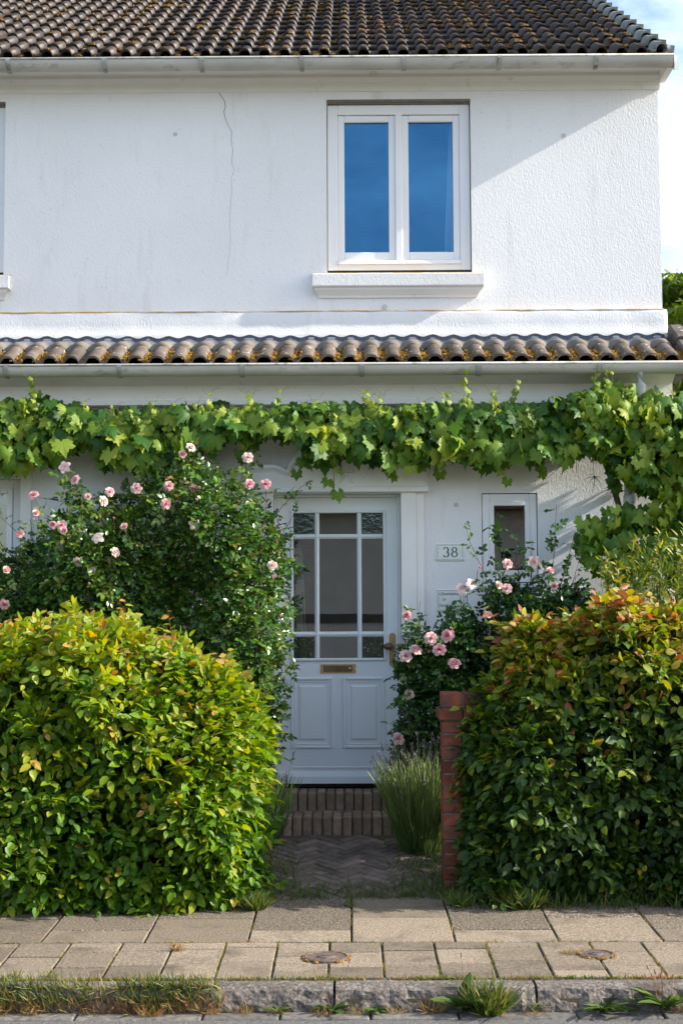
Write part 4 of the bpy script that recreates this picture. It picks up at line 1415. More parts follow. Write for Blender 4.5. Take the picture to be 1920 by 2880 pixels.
curved_board('ski', -0.370, 2.215, M['board'], 'pale curved ski leaning behind the left panes of the front door', -0.05)
curved_board('ski', -0.435, 2.16, M['board'], 'pale curved ski leaning behind the left panes of the front door', -0.03)
rf = MB()
for k in range(7):
    a = 2 * math.pi * k / 7
    lump(rf, (1.215 + 0.022 * math.cos(a), 0.20, 2.285 + 0.024 * math.sin(a)), 0.022, 0.014, 0.022, None, k, 8, 3)
lump(rf, (1.215, 0.185, 2.285), 0.020, 0.016, 0.020, None, 9, 8, 3)
rfo = rf.build('flower_ornament', M['red'], None, smooth=True, origin=(1.215, 0.20, 2.285))
tag(rfo, 'red flower ornament hanging behind the glass of the small window', 'ornament')
MB().tube([(1.215, 0.20, 2.31), (1.215, 0.20, 2.52)], 0.0015, 5).build('string', M['dark'], rfo)

# ---- brick pillar
pil = tag(empty('brick_pillar', (0.65, -1.62, 0.05)), 'red brick gate pillar half swallowed by the right-hand hedge', 'pillar')
px0, px1, py0, py1 = 0.532, 0.772, -1.745, -1.505
MB().box(px0 + 0.008, px1 - 0.008, py0 + 0.008, py1 - 0.008, 0.0, 1.17).build('mortar_core', M['mortar'], pil)
ch, z, k = 0.0765, 0.03, 0
def pbrick(x0, x1, y0, y1, z0, z1):
    MB().box(x0, x1, y0, y1, z0, z1).build('brick', M['brick_red'], pil, bevel=0.004)
while z < 1.02:
    t = z + 0.065
    if k % 2 == 0:
        pbrick(px0, px1 - 0.125, py0, py0 + 0.115, z, t); pbrick(px1 - 0.115, px1, py0, py1 - 0.125, z, t)
        pbrick(px0 + 0.125, px1, py1 - 0.115, py1, z, t); pbrick(px0, px0 + 0.115, py0 + 0.125, py1, z, t)
    else:
        pbrick(px0, px0 + 0.115, py0, py1 - 0.125, z, t); pbrick(px0 + 0.125, px1, py0, py0 + 0.115, z, t)
        pbrick(px1 - 0.115, px1, py0 + 0.125, py1, z, t); pbrick(px0, px1 - 0.125, py1 - 0.115, py1, z, t)
    z += ch
    k += 1
zc = z
for a, b in ((px0 - 0.022, 0.648), (0.656, px1 + 0.022)):
    pbrick(a, b, py0 - 0.022, py1 + 0.022, zc, zc + 0.062)
zc += 0.070
for a, b in ((px0, 0.648), (0.656, px1)):
    pbrick(a, b, py0, py1, zc, zc + 0.085)

# pink stone on the step
st = MB()
base = bmesh.new()
bmesh.ops.create_icosphere(base, subdivisions=3, radius=1.0)
for v in base.verts:
    k = 1 + 0.28 * mnoise.noise(v.co * 1.3 + Vector((3, 1, 2))) + 0.10 * mnoise.noise(v.co * 4)
    up = max(v.co.z, -0.35)
    pinch = 1.0 - 0.55 * max(0, v.co.z)
    v.co = Vector((v.co.x * 0.092 * k * pinch, v.co.y * 0.07 * k * pinch, up * 0.105 * k))
me = bpy.data.meshes.new('stone')
base.to_mesh(me)
base.free()
me.materials.append(M['stone_pink'])
tag(obj('stone', me, None, None, (-0.575, -0.36, 0.335)), 'rough pinkish stone lying on the left end of the lower step', 'stone')

# valve covers in the pavement
for (x, y, rx, lab) in ((-0.125, -3.12, 0.108, 'round rusty valve cover ringed with moss set in the pavement slabs'), (1.175, -3.085, 0.085, 'small round iron cover beside a dry tuft in the pavement')):
    c = MB().lathe([(rx, -0.02), (rx, 0.004), (rx * 0.92, 0.006), (rx * 0.86, 0.002), (rx * 0.4, 0.003), (rx * 0.36, 0.007), (rx * 0.1, 0.007)], (x, y, PZ(y) + 0.003), 'Z', 26)
    c = c.build('valve_cover', M['iron'], None, origin=(x, y, PZ(y)))
    tag(c, lab, 'cover')
    MB().box(x - rx * 0.18, x + rx * 0.18, y - 0.008, y + 0.008, PZ(y) + 0.008, PZ(y) + 0.014).build('lifting_bar', M['iron'], c, bevel=0.002)
    mm = MB()
    for k in range(46):
        a = rng.uniform(0, 2 * math.pi)
        lump(mm, (x + rx * 1.04 * math.cos(a), y + rx * 1.04 * math.sin(a), PZ(y) + 0.0), rng.uniform(.006, .014), rng.uniform(.006, .014), rng.uniform(.004, .010), None, k, 5, 2)
    tag(mm.build('moss_ring', M['moss'], c, fix=False), kind='stuff')

# ------------------------------------------------------------------ planting
HORN = [leaf_template([(0, 0.02), (0.16, 0.20), (0.36, 0.29), (0.58, 0.27), (0.80, 0.16), (1.0, 0.005)], f_, c_, t_) for f_, c_, t_ in ((0.10, 0.10, 0.2), (0.18, 0.22, -0.2), (0.06, 0.30, 0.1))]
HORN_S = leaf_template([(0, 0.02), (0.22, 0.25), (0.55, 0.28), (0.82, 0.15), (1.0, 0.01)], 0.14, 0.18, 0.1)
ROSE = leaf_template([(0, 0.03), (0.35, 0.30), (0.72, 0.26), (1.0, 0.02)], 0.14, 0.15, 0.1)
ROSE_P = [ROSE, leaf_template([(0, 0.03), (0.3, 0.29), (0.7, 0.27), (1.0, 0.02)], 0.05, 0.25, -0.15)]
NARROW = leaf_template([(0, 0.02), (0.3, 0.095), (0.65, 0.085), (1.0, 0.005)], 0.10, 0.22, 0.3)
BLADE = leaf_template([(0, 0.030), (0.45, 0.026), (0.8, 0.016), (1.0, 0.002)], 0.0, 0.35, 0.2)


def vine_template(seed, curl):
    rs_ = np.random.default_rng(seed)
    out = []
    lobes = [(0, 1.0), (52, 0.90), (108, 0.80)]
    angs = []
    for a in range(0, 160, 10):
        r = 0.56
        for la, lr in lobes:
            d = abs(a - la) / 26.0
            r = max(r, lr * (1 - 0.36 * min(d, 1.0) ** 0.9))
        r *= 0.56 * (1 + (0.075 if (a // 10) % 2 == 0 else -0.075) + rs_.uniform(-0.04, 0.04))
        angs.append((a, r))
    pts = [(math.sin(R_(-a)) * r, math.cos(R_(-a)) * r) for a, r in angs[::-1]] + [(math.sin(R_(a)) * r, math.cos(R_(a)) * r) for a, r in angs[1:]]
    V = [(0, 0.0, 0.0)]
    UV = [(0.5, 0.4)]
    for k, (x, y) in enumerate(pts):
        rr = math.hypot(x, y)
        z = -curl * rr * rr * 1.6 + 0.05 * math.sin(k * 1.9 + seed) * rr + 0.10 * abs(x) * (1 if seed % 2 else -0.6)
        V.append((x, y, z))
        UV.append((0.5 + x * 0.7, 0.4 + y * 0.7))
    # inner ring for curvature
    n_ = len(pts)
    inner = []
    for k, (x, y) in enumerate(pts):
        V.append((x * 0.5, y * 0.5, -curl * 0.25 * (x * x + y * y) + 0.03 * abs(x)))
        UV.append((0.5 + x * 0.35, 0.4 + y * 0.35))
    F4 = []
    for k in range(n_ - 1):
        F4.append((1 + k, 1 + n_ + k, 2 + n_ + k, 2 + k))
        if k % 2 == 0 and k + 2 < n_:
            F4.append((0, 3 + n_ + k, 2 + n_ + k, 1 + n_ + k))
    V = np.array(V, float)
    V[:, 1] += 0.28
    return V, np.array(F4)[:, ::-1].copy(), np.array(UV, float)


VINE = [vine_template(s, c) for s, c in ((1, 0.25), (2, 0.5), (3, 0.1), (4, 0.8))]


def rand_unit(n_):
    return norm(rng.normal(size=(n_, 3)))


def hedge(name, label, x0, x1, yf, yb, ztop, n_leaf, mat, tint0, end_lo, end_hi, seed, view, red=0.0, density_x=None, root=None, core_z=1.0):
    root_o = tag(empty(name, root), label, 'hedge')
    prof = np.array([(0.04, 0.02), (0.0, 0.20), (-0.03, 0.50), (-0.02, 0.78), (0.02, 1.02), (0.09, 1.22), (0.18, 1.37), (0.30, 1.47), (0.50, 1.5), (0.72, 1.48), (0.92, 1.36), (1.0, 0.9), (1.0, 0.05)])

    def S(x, v):
        n_ = len(prof) - 1
        q = np.clip(v, 0, 0.99999) * n_
        i = q.astype(int)
        f_ = (q - i)[:, None]
        p = prof[i] * (1 - f_) + prof[i + 1] * f_
        yy_f = np.array([yf(a) for a in x])
        zt = np.array([ztop(a) for a in x]) + 0.035 * np.sin(x * 9.3 + seed) + 0.03 * np.sin(x * 21 + seed * 3)
        dep = yb - yy_f
        y_ = yy_f + np.where(p[:, 0] < 0.5, p[:, 0] * 1.0, p[:, 0]) * np.where(p[:, 0] < 0.2, 1.0, dep)
        y_ = yy_f + p[:, 0] * np.where(p[:, 0] <= 0.31, 1.0, dep)
        z_ = p[:, 1] / 1.5 * zt
        e = np.ones(len(x))
        if end_lo:
            e = np.minimum(e, np.sqrt(np.clip(1 - (1 - np.clip((x - x0) / end_lo, 0, 1)) ** 2, 0.0, 1)))
        if end_hi:
            e = np.minimum(e, np.sqrt(np.clip(1 - (1 - np.clip((x1 - x) / end_hi, 0, 1)) ** 2, 0.0, 1)))
        ym = (yy_f + yb) / 2
        y_ = ym + (y_ - ym) * (0.15 + 0.85 * e)
        z_ = z_ * (0.72 + 0.28 * e)
        nz = np.sin(x * 5.1 + seed + 1.3 * z_) * np.sin(z_ * 4.3 + seed * 2) * 0.075 + np.sin(x * 11 + z_ * 8 + seed) * 0.040 + np.sin(z_ * 15 + x * 7 + y_ * 9) * 0.028
        y_ = y_ - nz * np.sign(ym - y_) * np.minimum(1, np.abs(ym - y_) * 4)
        z_ = z_ + nz * 0.9 * (p[:, 1] > 1.3)
        return np.stack([x, y_, z_ + 0.03], 1)

    def sample(m_):
        if density_x:
            xv = density_x(rng.random(m_))
        else:
            xv = rng.uniform(x0, x1, m_)
        # more samples at the rounded ends
        k = rng.random(m_)
        if end_hi:
            xv = np.where(k < 0.12, x1 - end_hi * rng.random(m_) ** 1.6, xv)
        if end_lo:
            xv = np.where((k > 0.12) & (k < 0.26), x0 + end_lo * rng.random(m_) ** 1.6, xv)
        vv = rng.random(m_) ** 1.15 * 0.86
        P_ = S(xv, vv)
        e = 0.004
        dx = S(xv + e, vv) - P_
        dv = S(xv, np.clip(vv + e, 0, 1)) - P_
        N_ = norm(np.cross(dx, dv))
        c = np.stack([xv, np.full(m_, (yb - 0.45)), np.full(m_, core_z * 0.8)], 1)
        if end_hi:
            c[:, 0] = np.minimum(c[:, 0], x1 - 0.35)
        if end_lo:
            c[:, 0] = np.maximum(c[:, 0], x0 + 0.35)
        flip = ((P_ - c) * N_).sum(1) < 0
        N_[flip] *= -1
        return P_, N_

    n_total = n_leaf
    n_leaf = int(n_total * 0.5)
    P_, N_ = sample(n_leaf)
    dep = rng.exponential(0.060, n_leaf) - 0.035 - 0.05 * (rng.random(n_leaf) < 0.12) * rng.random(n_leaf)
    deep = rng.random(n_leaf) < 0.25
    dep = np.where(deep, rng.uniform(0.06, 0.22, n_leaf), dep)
    P_ = P_ - N_ * dep[:, None]
    rnd = rand_unit(n_leaf)
    Nn = norm(N_ * 0.55 + rnd * 0.75 + np.array([0.22, 0, 0.60]))
    Tn = norm(N_ * 0.55 + rand_unit(n_leaf) * 0.75 + np.array([0, 0, -0.30]))
    S_ = rng.uniform(0.040, 0.082, n_leaf) * np.where(deep, 1.1, 1.0)
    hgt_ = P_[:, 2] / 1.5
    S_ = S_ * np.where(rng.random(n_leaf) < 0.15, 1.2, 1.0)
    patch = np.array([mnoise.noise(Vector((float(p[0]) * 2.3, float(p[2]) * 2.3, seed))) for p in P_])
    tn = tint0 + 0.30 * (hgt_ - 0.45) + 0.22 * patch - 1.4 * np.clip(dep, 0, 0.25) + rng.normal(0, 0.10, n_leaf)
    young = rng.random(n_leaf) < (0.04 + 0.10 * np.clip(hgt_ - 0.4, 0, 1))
    tn = np.minimum(tn + red * 0.8 * np.clip(hgt_ - 0.62, 0, 0.4) * (dep < 0.05), 0.80)  # right hedge crown lightened: new growth, plus sunlight painted into the tint
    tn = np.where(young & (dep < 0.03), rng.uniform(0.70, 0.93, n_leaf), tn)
    tn = np.clip(tn + red * (rng.random(n_leaf) < 0.07) * 0.35, 0.02, 0.98)
    # leafy sprays: leaves in two ranks along short arching twigs that stand out of the surface
    n_sp = int(n_total * 0.5 / 7)
    B_, NB = sample(n_sp)
    B_ = B_ - NB * rng.uniform(0.02, 0.11, n_sp)[:, None]
    D_ = norm(NB * 0.75 + rand_unit(n_sp) * 0.65 + np.array([0.0, 0.0, 0.12]) + np.array([0, 0, 0.5]) * (NB[:, 2:3] > 0.5))
    UPV = norm(np.array([0.12, -0.15, 1.0]) + rng.normal(0, .38, (n_sp, 3)))
    SD = norm(np.cross(D_, UPV))
    NL = norm(np.cross(SD, D_))
    LEN = rng.uniform(0.10, 0.20, n_sp) * np.where(rng.random(n_sp) < 0.12, 1.35, 1.0)
    sp_t = np.clip(tint0 + 0.30 * (B_[:, 2] / 1.5 - 0.45) + red * 0.8 * np.clip(B_[:, 2] / 1.5 - 0.66, 0, 0.3) + np.where(rng.random(n_sp) < (0.07 + 0.08 * (B_[:, 2] > 1.1)), 0.25, 0.0) + rng.normal(0, .10, n_sp), 0.03, 0.84)  # crown sprays get the same painted-in sunlight
    aP, aN, aT, aS, aI, aD = [], [], [], [], [], []
    for k in range(7):
        t_ = (k + 0.7) / 7
        droop = np.array([0, 0, -1.0]) * (0.25 * t_ * t_) * LEN[:, None]
        aP.append(B_ + D_ * (LEN * t_)[:, None] + droop)
        sg = 1 if k % 2 else -1
        aT.append(norm(SD * (sg * (0.85 if k < 6 else 0.1)) + D_ * (0.55 if k < 6 else 1.0) + np.array([0, 0, -0.22]) + rng.normal(0, .18, (n_sp, 3))))
        aN.append(norm(NL + rng.normal(0, .28, (n_sp, 3))))
        aS.append(rng.uniform(0.045, 0.080, n_sp) * (1.1 - 0.35 * abs(t_ - 0.45)))
        aI.append(np.clip(sp_t + 0.20 * max(0, t_ - 0.5) + rng.normal(0, .05, n_sp), 0.02, 0.97))
        aD.append(np.full(n_sp, 0.05 - 0.10 * t_))
    P_, Nn, Tn, S_, tn, dep = [np.concatenate([a] + b) for a, b in ((P_, aP), (Nn, aN), (Tn, aT), (S_, aS), (tn, aI), (dep, aD))]
    keep = P_[:, 2] > 0.02
    P_, Nn, Tn, S_, tn, dep = [a[keep] for a in (P_, Nn, Tn, S_, tn, dep)]
    vis = (dep < 0.0) & (P_[:, 0] > view[0]) & (P_[:, 0] < view[1]) & (P_[:, 1] < yb - 0.5)
    idx = np.where(vis)[0]
    idx = idx[np.argsort(-S_[idx])][:300]
    msk = np.zeros(len(P_), bool)
    msk[idx] = True
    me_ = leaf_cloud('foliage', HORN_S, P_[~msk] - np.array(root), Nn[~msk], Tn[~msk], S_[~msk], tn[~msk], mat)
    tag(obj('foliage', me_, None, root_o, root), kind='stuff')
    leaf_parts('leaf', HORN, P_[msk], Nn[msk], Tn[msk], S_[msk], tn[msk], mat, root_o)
    m_ = int(n_total * 0.22)
    xi = density_x(rng.random(m_)) if density_x else rng.uniform(x0, x1, m_)
    if end_hi:
        xi = np.minimum(xi, x1 - 0.18)
    if end_lo:
        xi = np.maximum(xi, x0 + 0.16 + 0.1 * rng.random(m_))
    zi = rng.random(m_) * np.array([ztop(a) for a in xi]) * 0.84 + 0.03
    yi = np.array([yf(a) for a in xi]) + rng.uniform(0.22, 0.45, m_)
    Pi = np.stack([xi, yi, zi], 1)
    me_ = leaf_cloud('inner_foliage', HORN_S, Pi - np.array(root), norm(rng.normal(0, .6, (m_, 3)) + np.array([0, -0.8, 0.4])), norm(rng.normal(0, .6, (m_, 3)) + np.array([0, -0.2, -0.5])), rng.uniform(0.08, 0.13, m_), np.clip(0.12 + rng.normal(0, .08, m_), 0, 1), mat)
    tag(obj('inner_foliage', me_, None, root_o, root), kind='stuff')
    # stems and twigs inside
    tw = MB()
    xx = x0 + 0.2
    while xx < x1 - 0.1:
        yb_ = (yf(xx) + yb) / 2 + rng.uniform(-0.1, 0.1)
        h_ = ztop(xx) * 0.8
        tw.tube([(xx, yb_, -0.02), (xx + rng.uniform(-.05, .05), yb_ + rng.uniform(-.05, .05), h_ * 0.5), (xx + rng.uniform(-.1, .1), yb_ + rng.uniform(-.1, .1), h_)], [0.018, 0.013, 0.006], 6)
        for q in range(5):
            z_ = rng.uniform(0.2, h_)
            tw.tube([(xx, yb_, z_), (xx + rng.uniform(-.2, .2), yb_ - rng.uniform(0.1, 0.32), z_ + rng.uniform(0.05, 0.25))], [0.006, 0.002], 5)
        xx += rng.uniform(0.18, 0.30)
    tw.build('stem', M['bark'], root_o)
    # long young shoots standing out of the top and the face
    for q in range(int(44 * (min(x1, view[1]) - max(x0, view[0])))):
        x_ = rng.uniform(max(x0 + 0.05, view[0]), min(x1 - 0.1, view[1] + 0.5))
        top = rng.random() < 0.78
        v_ = np.array([rng.uniform(0.46, 0.66) if top else rng.uniform(0.05, 0.40)])
        p0 = S(np.array([x_]), v_)[0]
        if top:
            d = norm(np.array([rng.normal(0, 0.25), -0.10 + rng.normal(0, 0.2), 1.0]))
            ln_ = 0.08 + 0.26 * rng.random() ** 1.6
        else:
            d = norm(np.array([rng.normal(0.1, 0.35), -1.0, rng.uniform(-0.1, 0.5)]))
            ln_ = rng.uniform(0.05, 0.14)
        p0 = p0 - d * 0.05
        bend = np.array([rng.normal(0, .04), rng.normal(0, .03), -0.02 if not top else 0])
        pts_ = [p0 + d * ln_ * t + bend * t * t for t in (0, .35, .7, 1.0)]
        LP, LN, LT, LS, LT_ = [], [], [], [], []
        sho = MB().tube([tuple(p) for p in pts_], [0.0022, 0.0018, 0.0014, 0.0008], 5).build('shoot', M['shoot'], root_o)
        nl = int(ln_ / 0.030) + 2
        for k in range(nl):
            t = (k + 0.6) / nl
            p = p0 + d * ln_ * t + bend * t * t
            side = norm(np.cross(d, np.array([0.3, -1, 0.2])) * (1 if k % 2 else -1) + rng.normal(0, .25, 3) + d * 0.35)
            LP.append(p); LT.append(norm(side + np.array([0, -0.15, -0.15])))
            LN.append(norm(np.array([0.1, -0.35, 0.8]) + rng.normal(0, .35, 3)))
            LS.append(rng.uniform(0.048, 0.080) * (1.15 - 0.5 * t)); LT_.append(np.clip(0.66 + 0.28 * t + red * 0.12 + rng.normal(0, .06), 0, 0.98))
        leaf_parts('leaf', HORN[:1], np.array(LP), np.array(LN), np.array(LT), np.array(LS), np.array(LT_), mat, sho)
    return root_o


def interp(pts):
    xs_, zs_ = [p[0] for p in pts], [p[1] for p in pts]
    return lambda x: float(np.interp(x, xs_, zs_))


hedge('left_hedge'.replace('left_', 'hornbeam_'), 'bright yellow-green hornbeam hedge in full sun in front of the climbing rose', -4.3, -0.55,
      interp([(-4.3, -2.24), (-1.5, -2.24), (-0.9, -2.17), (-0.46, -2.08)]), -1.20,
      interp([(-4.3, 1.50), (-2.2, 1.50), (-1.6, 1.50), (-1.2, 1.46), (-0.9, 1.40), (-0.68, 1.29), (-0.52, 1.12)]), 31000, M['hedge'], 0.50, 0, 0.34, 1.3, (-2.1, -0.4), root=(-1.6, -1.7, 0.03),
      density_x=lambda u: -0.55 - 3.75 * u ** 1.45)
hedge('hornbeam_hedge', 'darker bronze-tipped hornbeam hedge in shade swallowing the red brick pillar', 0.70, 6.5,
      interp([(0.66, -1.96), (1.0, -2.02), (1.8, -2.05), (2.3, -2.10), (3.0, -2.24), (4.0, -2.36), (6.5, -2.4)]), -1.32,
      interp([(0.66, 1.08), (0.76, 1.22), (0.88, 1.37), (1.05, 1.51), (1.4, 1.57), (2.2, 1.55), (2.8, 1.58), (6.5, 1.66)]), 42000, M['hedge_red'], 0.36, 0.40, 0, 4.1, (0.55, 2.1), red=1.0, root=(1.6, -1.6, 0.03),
      density_x=lambda u: 0.70 + 5.80 * u ** 1.75)


# ---- grape vine
vroot = (1.93, -0.10, 0.17)
vine = tag(empty('grape_vine', vroot), 'large-leaved grape vine trained along the wall above the door', 'vine')
VT = [(-3.4, 3.09), (-2.431, 3.106), (-2.283, 3.16), (-2.185, 3.20), (-2.06, 3.13), (-1.812, 3.07), (-1.044, 3.09), (-0.698, 3.08), (-0.204, 3.09), (0.044, 3.11), (0.29, 3.08), (0.785, 3.11), (1.031, 3.10), (1.278, 3.09), (1.526, 3.15), (1.724, 3.22), (1.825, 3.27), (2.02, 3.20), (2.266, 3.15), (2.75, 3.1)]
VBt = [(-3.4, 2.6), (-2.424, 2.609), (-2.178, 2.633), (-2.006, 2.706), (-1.908, 2.83), (-1.71, 2.729), (-1.536, 2.617), (-1.191, 2.677), (-1.043, 2.775), (-0.846, 2.80), (-0.698, 2.83), (-0.501, 2.87), (-0.33, 2.83), (-0.24, 2.68), (0.041, 2.70), (0.287, 2.63), (0.484, 2.64), (0.681, 2.70), (0.975, 2.60), (1.271, 2.66), (1.517, 2.67), (1.716, 2.79), (1.813, 2.68), (1.956, 2.50), (2.247, 2.34), (2.75, 2.2)]
vt_f, vb_f = interp(VT), interp(VBt)
LP, LN, LT, LS, TT = [], [], [], [], []


def vleaf(p, n_, t, s, tint):
    LP.append(p); LN.append(n_); LT.append(t); LS.append(s); TT.append(tint)


for k in range(2500):
    x = rng.uniform(-3.1, 2.75)
    zt, zb_ = vt_f(x), vb_f(x)
    u = rng.beta(1.25, 1.1)
    z = zb_ + 0.09 + (zt - zb_ - 0.07) * u
    hole = mnoise.noise(Vector((x * 2.4, z * 4.0, 7)))
    if hole < -0.22 and rng.random() < 0.75:
        continue
    y = -0.10 - 0.30 * rng.random() ** 0.8 - 0.06 * (1 - u)
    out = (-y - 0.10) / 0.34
    vleaf((x, y, z), np.array([0.25, -0.9, 0.6]) + rng.normal(0, 0.45, 3), np.array([0.0, -0.18, -1.0]) + rng.normal(0, 0.38, 3), rng.uniform(0.105, 0.19), np.clip(0.14 + 0.44 * out + 0.08 * u + 0.25 * mnoise.noise(Vector((x * 3.1, z * 3.1, 2.0))) + (0.30 if rng.random() < 0.10 else 0.0) + rng.normal(0, 0.13), 0, 0.95))  # inner and lower leaves tinted darker: shade put into the leaf colour
# the mass at the right, over and past the downpipe, and the hanging bunch below it
for k in range(720):
    x = rng.uniform(1.58, 2.95)
    lo = float(np.interp(x, [1.58, 1.75, 1.9, 2.2, 2.95], [2.86, 2.76, 2.62, 2.34, 1.95]))
    z = rng.uniform(lo, min(vt_f(min(x, 2.7)), 3.24) - 0.02)
    y = -0.10 - 0.40 * rng.random() ** 0.9 - 0.15 * max(0, x - 2.0)
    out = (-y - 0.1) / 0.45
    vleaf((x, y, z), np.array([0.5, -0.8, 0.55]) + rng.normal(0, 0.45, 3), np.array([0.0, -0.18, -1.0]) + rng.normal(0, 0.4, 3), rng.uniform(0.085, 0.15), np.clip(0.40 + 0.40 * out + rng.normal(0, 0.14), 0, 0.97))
for k in range(430):
    x = rng.uniform(1.58, 2.9)
    zc_ = 2.20 - 0.05 * (x - 1.6)
    hh = float(np.interp(x, [1.58, 1.75, 2.0, 2.9], [0.12, 0.24, 0.28, 0.36]))
    z = zc_ + rng.uniform(-hh, hh * 0.85)
    y = -0.12 - 0.36 * rng.random()
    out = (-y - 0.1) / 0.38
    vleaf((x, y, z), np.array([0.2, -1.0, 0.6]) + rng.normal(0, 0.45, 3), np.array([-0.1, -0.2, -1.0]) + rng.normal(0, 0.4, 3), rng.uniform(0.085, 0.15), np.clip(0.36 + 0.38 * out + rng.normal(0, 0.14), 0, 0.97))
vst = MB()
class _Each:
    def __init__(self, name, mat, par):
        self.a = (name, mat, par)

    def tube(self, pts, r, n=6):
        return MB().tube(pts, r, n).build(*self.a, smooth=True)


vsh = _Each('shoot', M['stem_green'], vine)
def wob(p, a):
    return (p[0] + rng.normal(0, a), p[1] + rng.normal(0, a * 0.6), p[2] + rng.normal(0, a))
main = [(1.93, -0.06, 0.1), (1.935, -0.07, 1.2), (1.93, -0.09, 1.705), (1.914, -0.13, 2.155), (1.881, -0.14, 2.406), (1.823, -0.13, 2.632), (1.76, -0.12, 2.78), (1.65, -0.13, 2.825)]
vst.tube(main, [0.030, 0.026, 0.024, 0.022, 0.021, 0.022, 0.021, 0.019], 8)
hz = [(1.70, -0.12, 2.80), (1.499, -0.14, 2.775), (1.2, -0.13, 2.84), (0.8, -0.13, 2.90), (0.2, -0.12, 2.93), (-0.5, -0.12, 2.96), (-1.2, -0.12, 2.93), (-2.0, -0.12, 2.92), (-3.1, -0.12, 2.93)]
vst.tube(hz, [0.020, 0.019, 0.017, 0.016, 0.014, 0.012, 0.011, 0.009, 0.007], 7)
vst.tube([(1.85, -0.13, 2.60), (2.05, -0.2, 2.95), (2.35, -0.25, 3.05), (2.8, -0.3, 3.0)], [0.014, 0.012, 0.009, 0.006], 6)
for k in range(60):
    x = rng.uniform(-2.9, 2.6)
    z0 = 2.92
    p0 = (x, -0.13, z0)
    e_ = (x + rng.normal(0, 0.15), -0.30 - 0.1 * rng.random(), z0 + rng.uniform(-0.32, 0.18))
    vsh.tube([p0, ((p0[0] + e_[0]) / 2, -0.26, max(p0[2], e_[2]) + 0.02), e_], [0.004, 0.003, 0.002], 5)
for (bx0, bz0) in ((1.50, 2.70), (1.72, 2.60), (1.86, 2.52), (1.80, 2.28), (1.84, 2.20)):    # dead twig tufts by the stem
    for q in range(9):
        d = rng.normal(0, 1, 3) * np.array([0.05, 0.03, 0.04]) + np.array([-0.01, -0.02, -0.03])
        vst.tube([(bx0, -0.14, bz0), (bx0 + d[0] * 0.6, -0.14 + d[1], bz0 + d[2] * 0.7 + 0.01), (bx0 + d[0] * 1.3, -0.14 + d[1], bz0 + d[2] * 1.2)], [0.003, 0.0018, 0.0008], 4)
# young shoots rising over the frieze, paler, with tendrils
SH = [(-2.183, 3.284), (-1.593, 3.01), (-1.032, 3.081), (-0.299, 3.089), (-0.25, 2.96), (0.214, 3.148), (0.802, 3.317), (1.167, 3.241), (1.506, 3.091), (1.778, 3.336), (1.947, 3.212), (0.141, 3.148), (-1.422, 2.984), (0.507, 3.097), (-0.10, 2.86), (0.35, 2.90), (0.62, 2.95), (1.02, 2.98), (1.25, 3.0), (-2.30, 3.02), (2.15, 3.14), (2.3, 3.0), (-0.75, 3.05), (-1.75, 2.95)]
for q in range(46):
    x_ = rng.uniform(-2.4, 2.3)
    SH.append((x_, rng.uniform(vb_f(x_) + 0.30, vt_f(x_) + 0.10)))
tnd = MB()
for (tx, tz) in SH:
    ln_ = rng.uniform(0.22, 0.36)
    bx0, by0, bz0 = tx + rng.normal(0, 0.04), -0.24, tz - ln_
    pts_ = [(bx0, by0, bz0), (bx0 * 0.5 + tx * 0.5 + rng.normal(0, .02), -0.36, tz - ln_ * 0.5), (tx, -0.42, tz)]
    vsh.tube(pts_, [0.003, 0.0025, 0.0012], 5)
    for k in range(9):
        t = k / 8
        p = np.array(pts_[0]) * (1 - t) ** 2 + 2 * t * (1 - t) * np.array(pts_[1]) + t * t * np.array(pts_[2])
        s = rng.uniform(0.085, 0.12) * (1 - 0.60 * t)
        vleaf(tuple(p + rng.normal(0, 0.022, 3) * (1.2 - t)), np.array([0.35, -0.9, 0.5]) + rng.normal(0, 0.4, 3), np.array([0.1 * (1 if k % 2 else -1), -0.2, -0.9]) + rng.normal(0, 0.35, 3), s, np.clip(0.58 + 0.34 * t + rng.normal(0, .06), 0, 0.98))
    for k in range(2):
        a0 = rng.uniform(0, 6)
        tp_ = [(tx, -0.42, tz - 0.02)]
        for q in range(1, 9):
            r_ = 0.05 * q / 8
            tp_.append((tx + (0.03 if k else -0.03) * q / 4 + 0.010 * math.sin(a0 + q * 0.9) * q / 5, -0.42 - 0.004 * q, tz - 0.02 + r_ + 0.008 * math.cos(a0 + q * 0.9)))
        tnd.tube(tp_, [0.0011] * 6 + [0.0008] * 3, 4)
LP, LN, LT, LS, TT = np.array(LP), norm(np.array(LN)), norm(np.array(LT)), np.array(LS), np.array(TT)
inview = (LP[:, 0] > -2.45) & (LP[:, 0] < 2.3)
score = np.where(inview, -LP[:, 1] + LS * 0.8 + rng.normal(0, 0.04, len(LP)), -9)
idx = np.argsort(-score)[:300]
msk = np.zeros(len(LP), bool)
msk[idx] = True
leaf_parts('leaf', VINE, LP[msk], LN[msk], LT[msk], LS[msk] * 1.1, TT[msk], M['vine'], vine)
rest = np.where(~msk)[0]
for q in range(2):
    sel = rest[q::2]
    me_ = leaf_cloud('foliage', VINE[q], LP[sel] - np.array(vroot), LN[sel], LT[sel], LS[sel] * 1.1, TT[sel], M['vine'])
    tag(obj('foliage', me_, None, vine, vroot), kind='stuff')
vst.build('trunk', M['bark'], vine, smooth=True)
tag(tnd.build('tendrils', M['stem_green'], vine), kind='stuff')


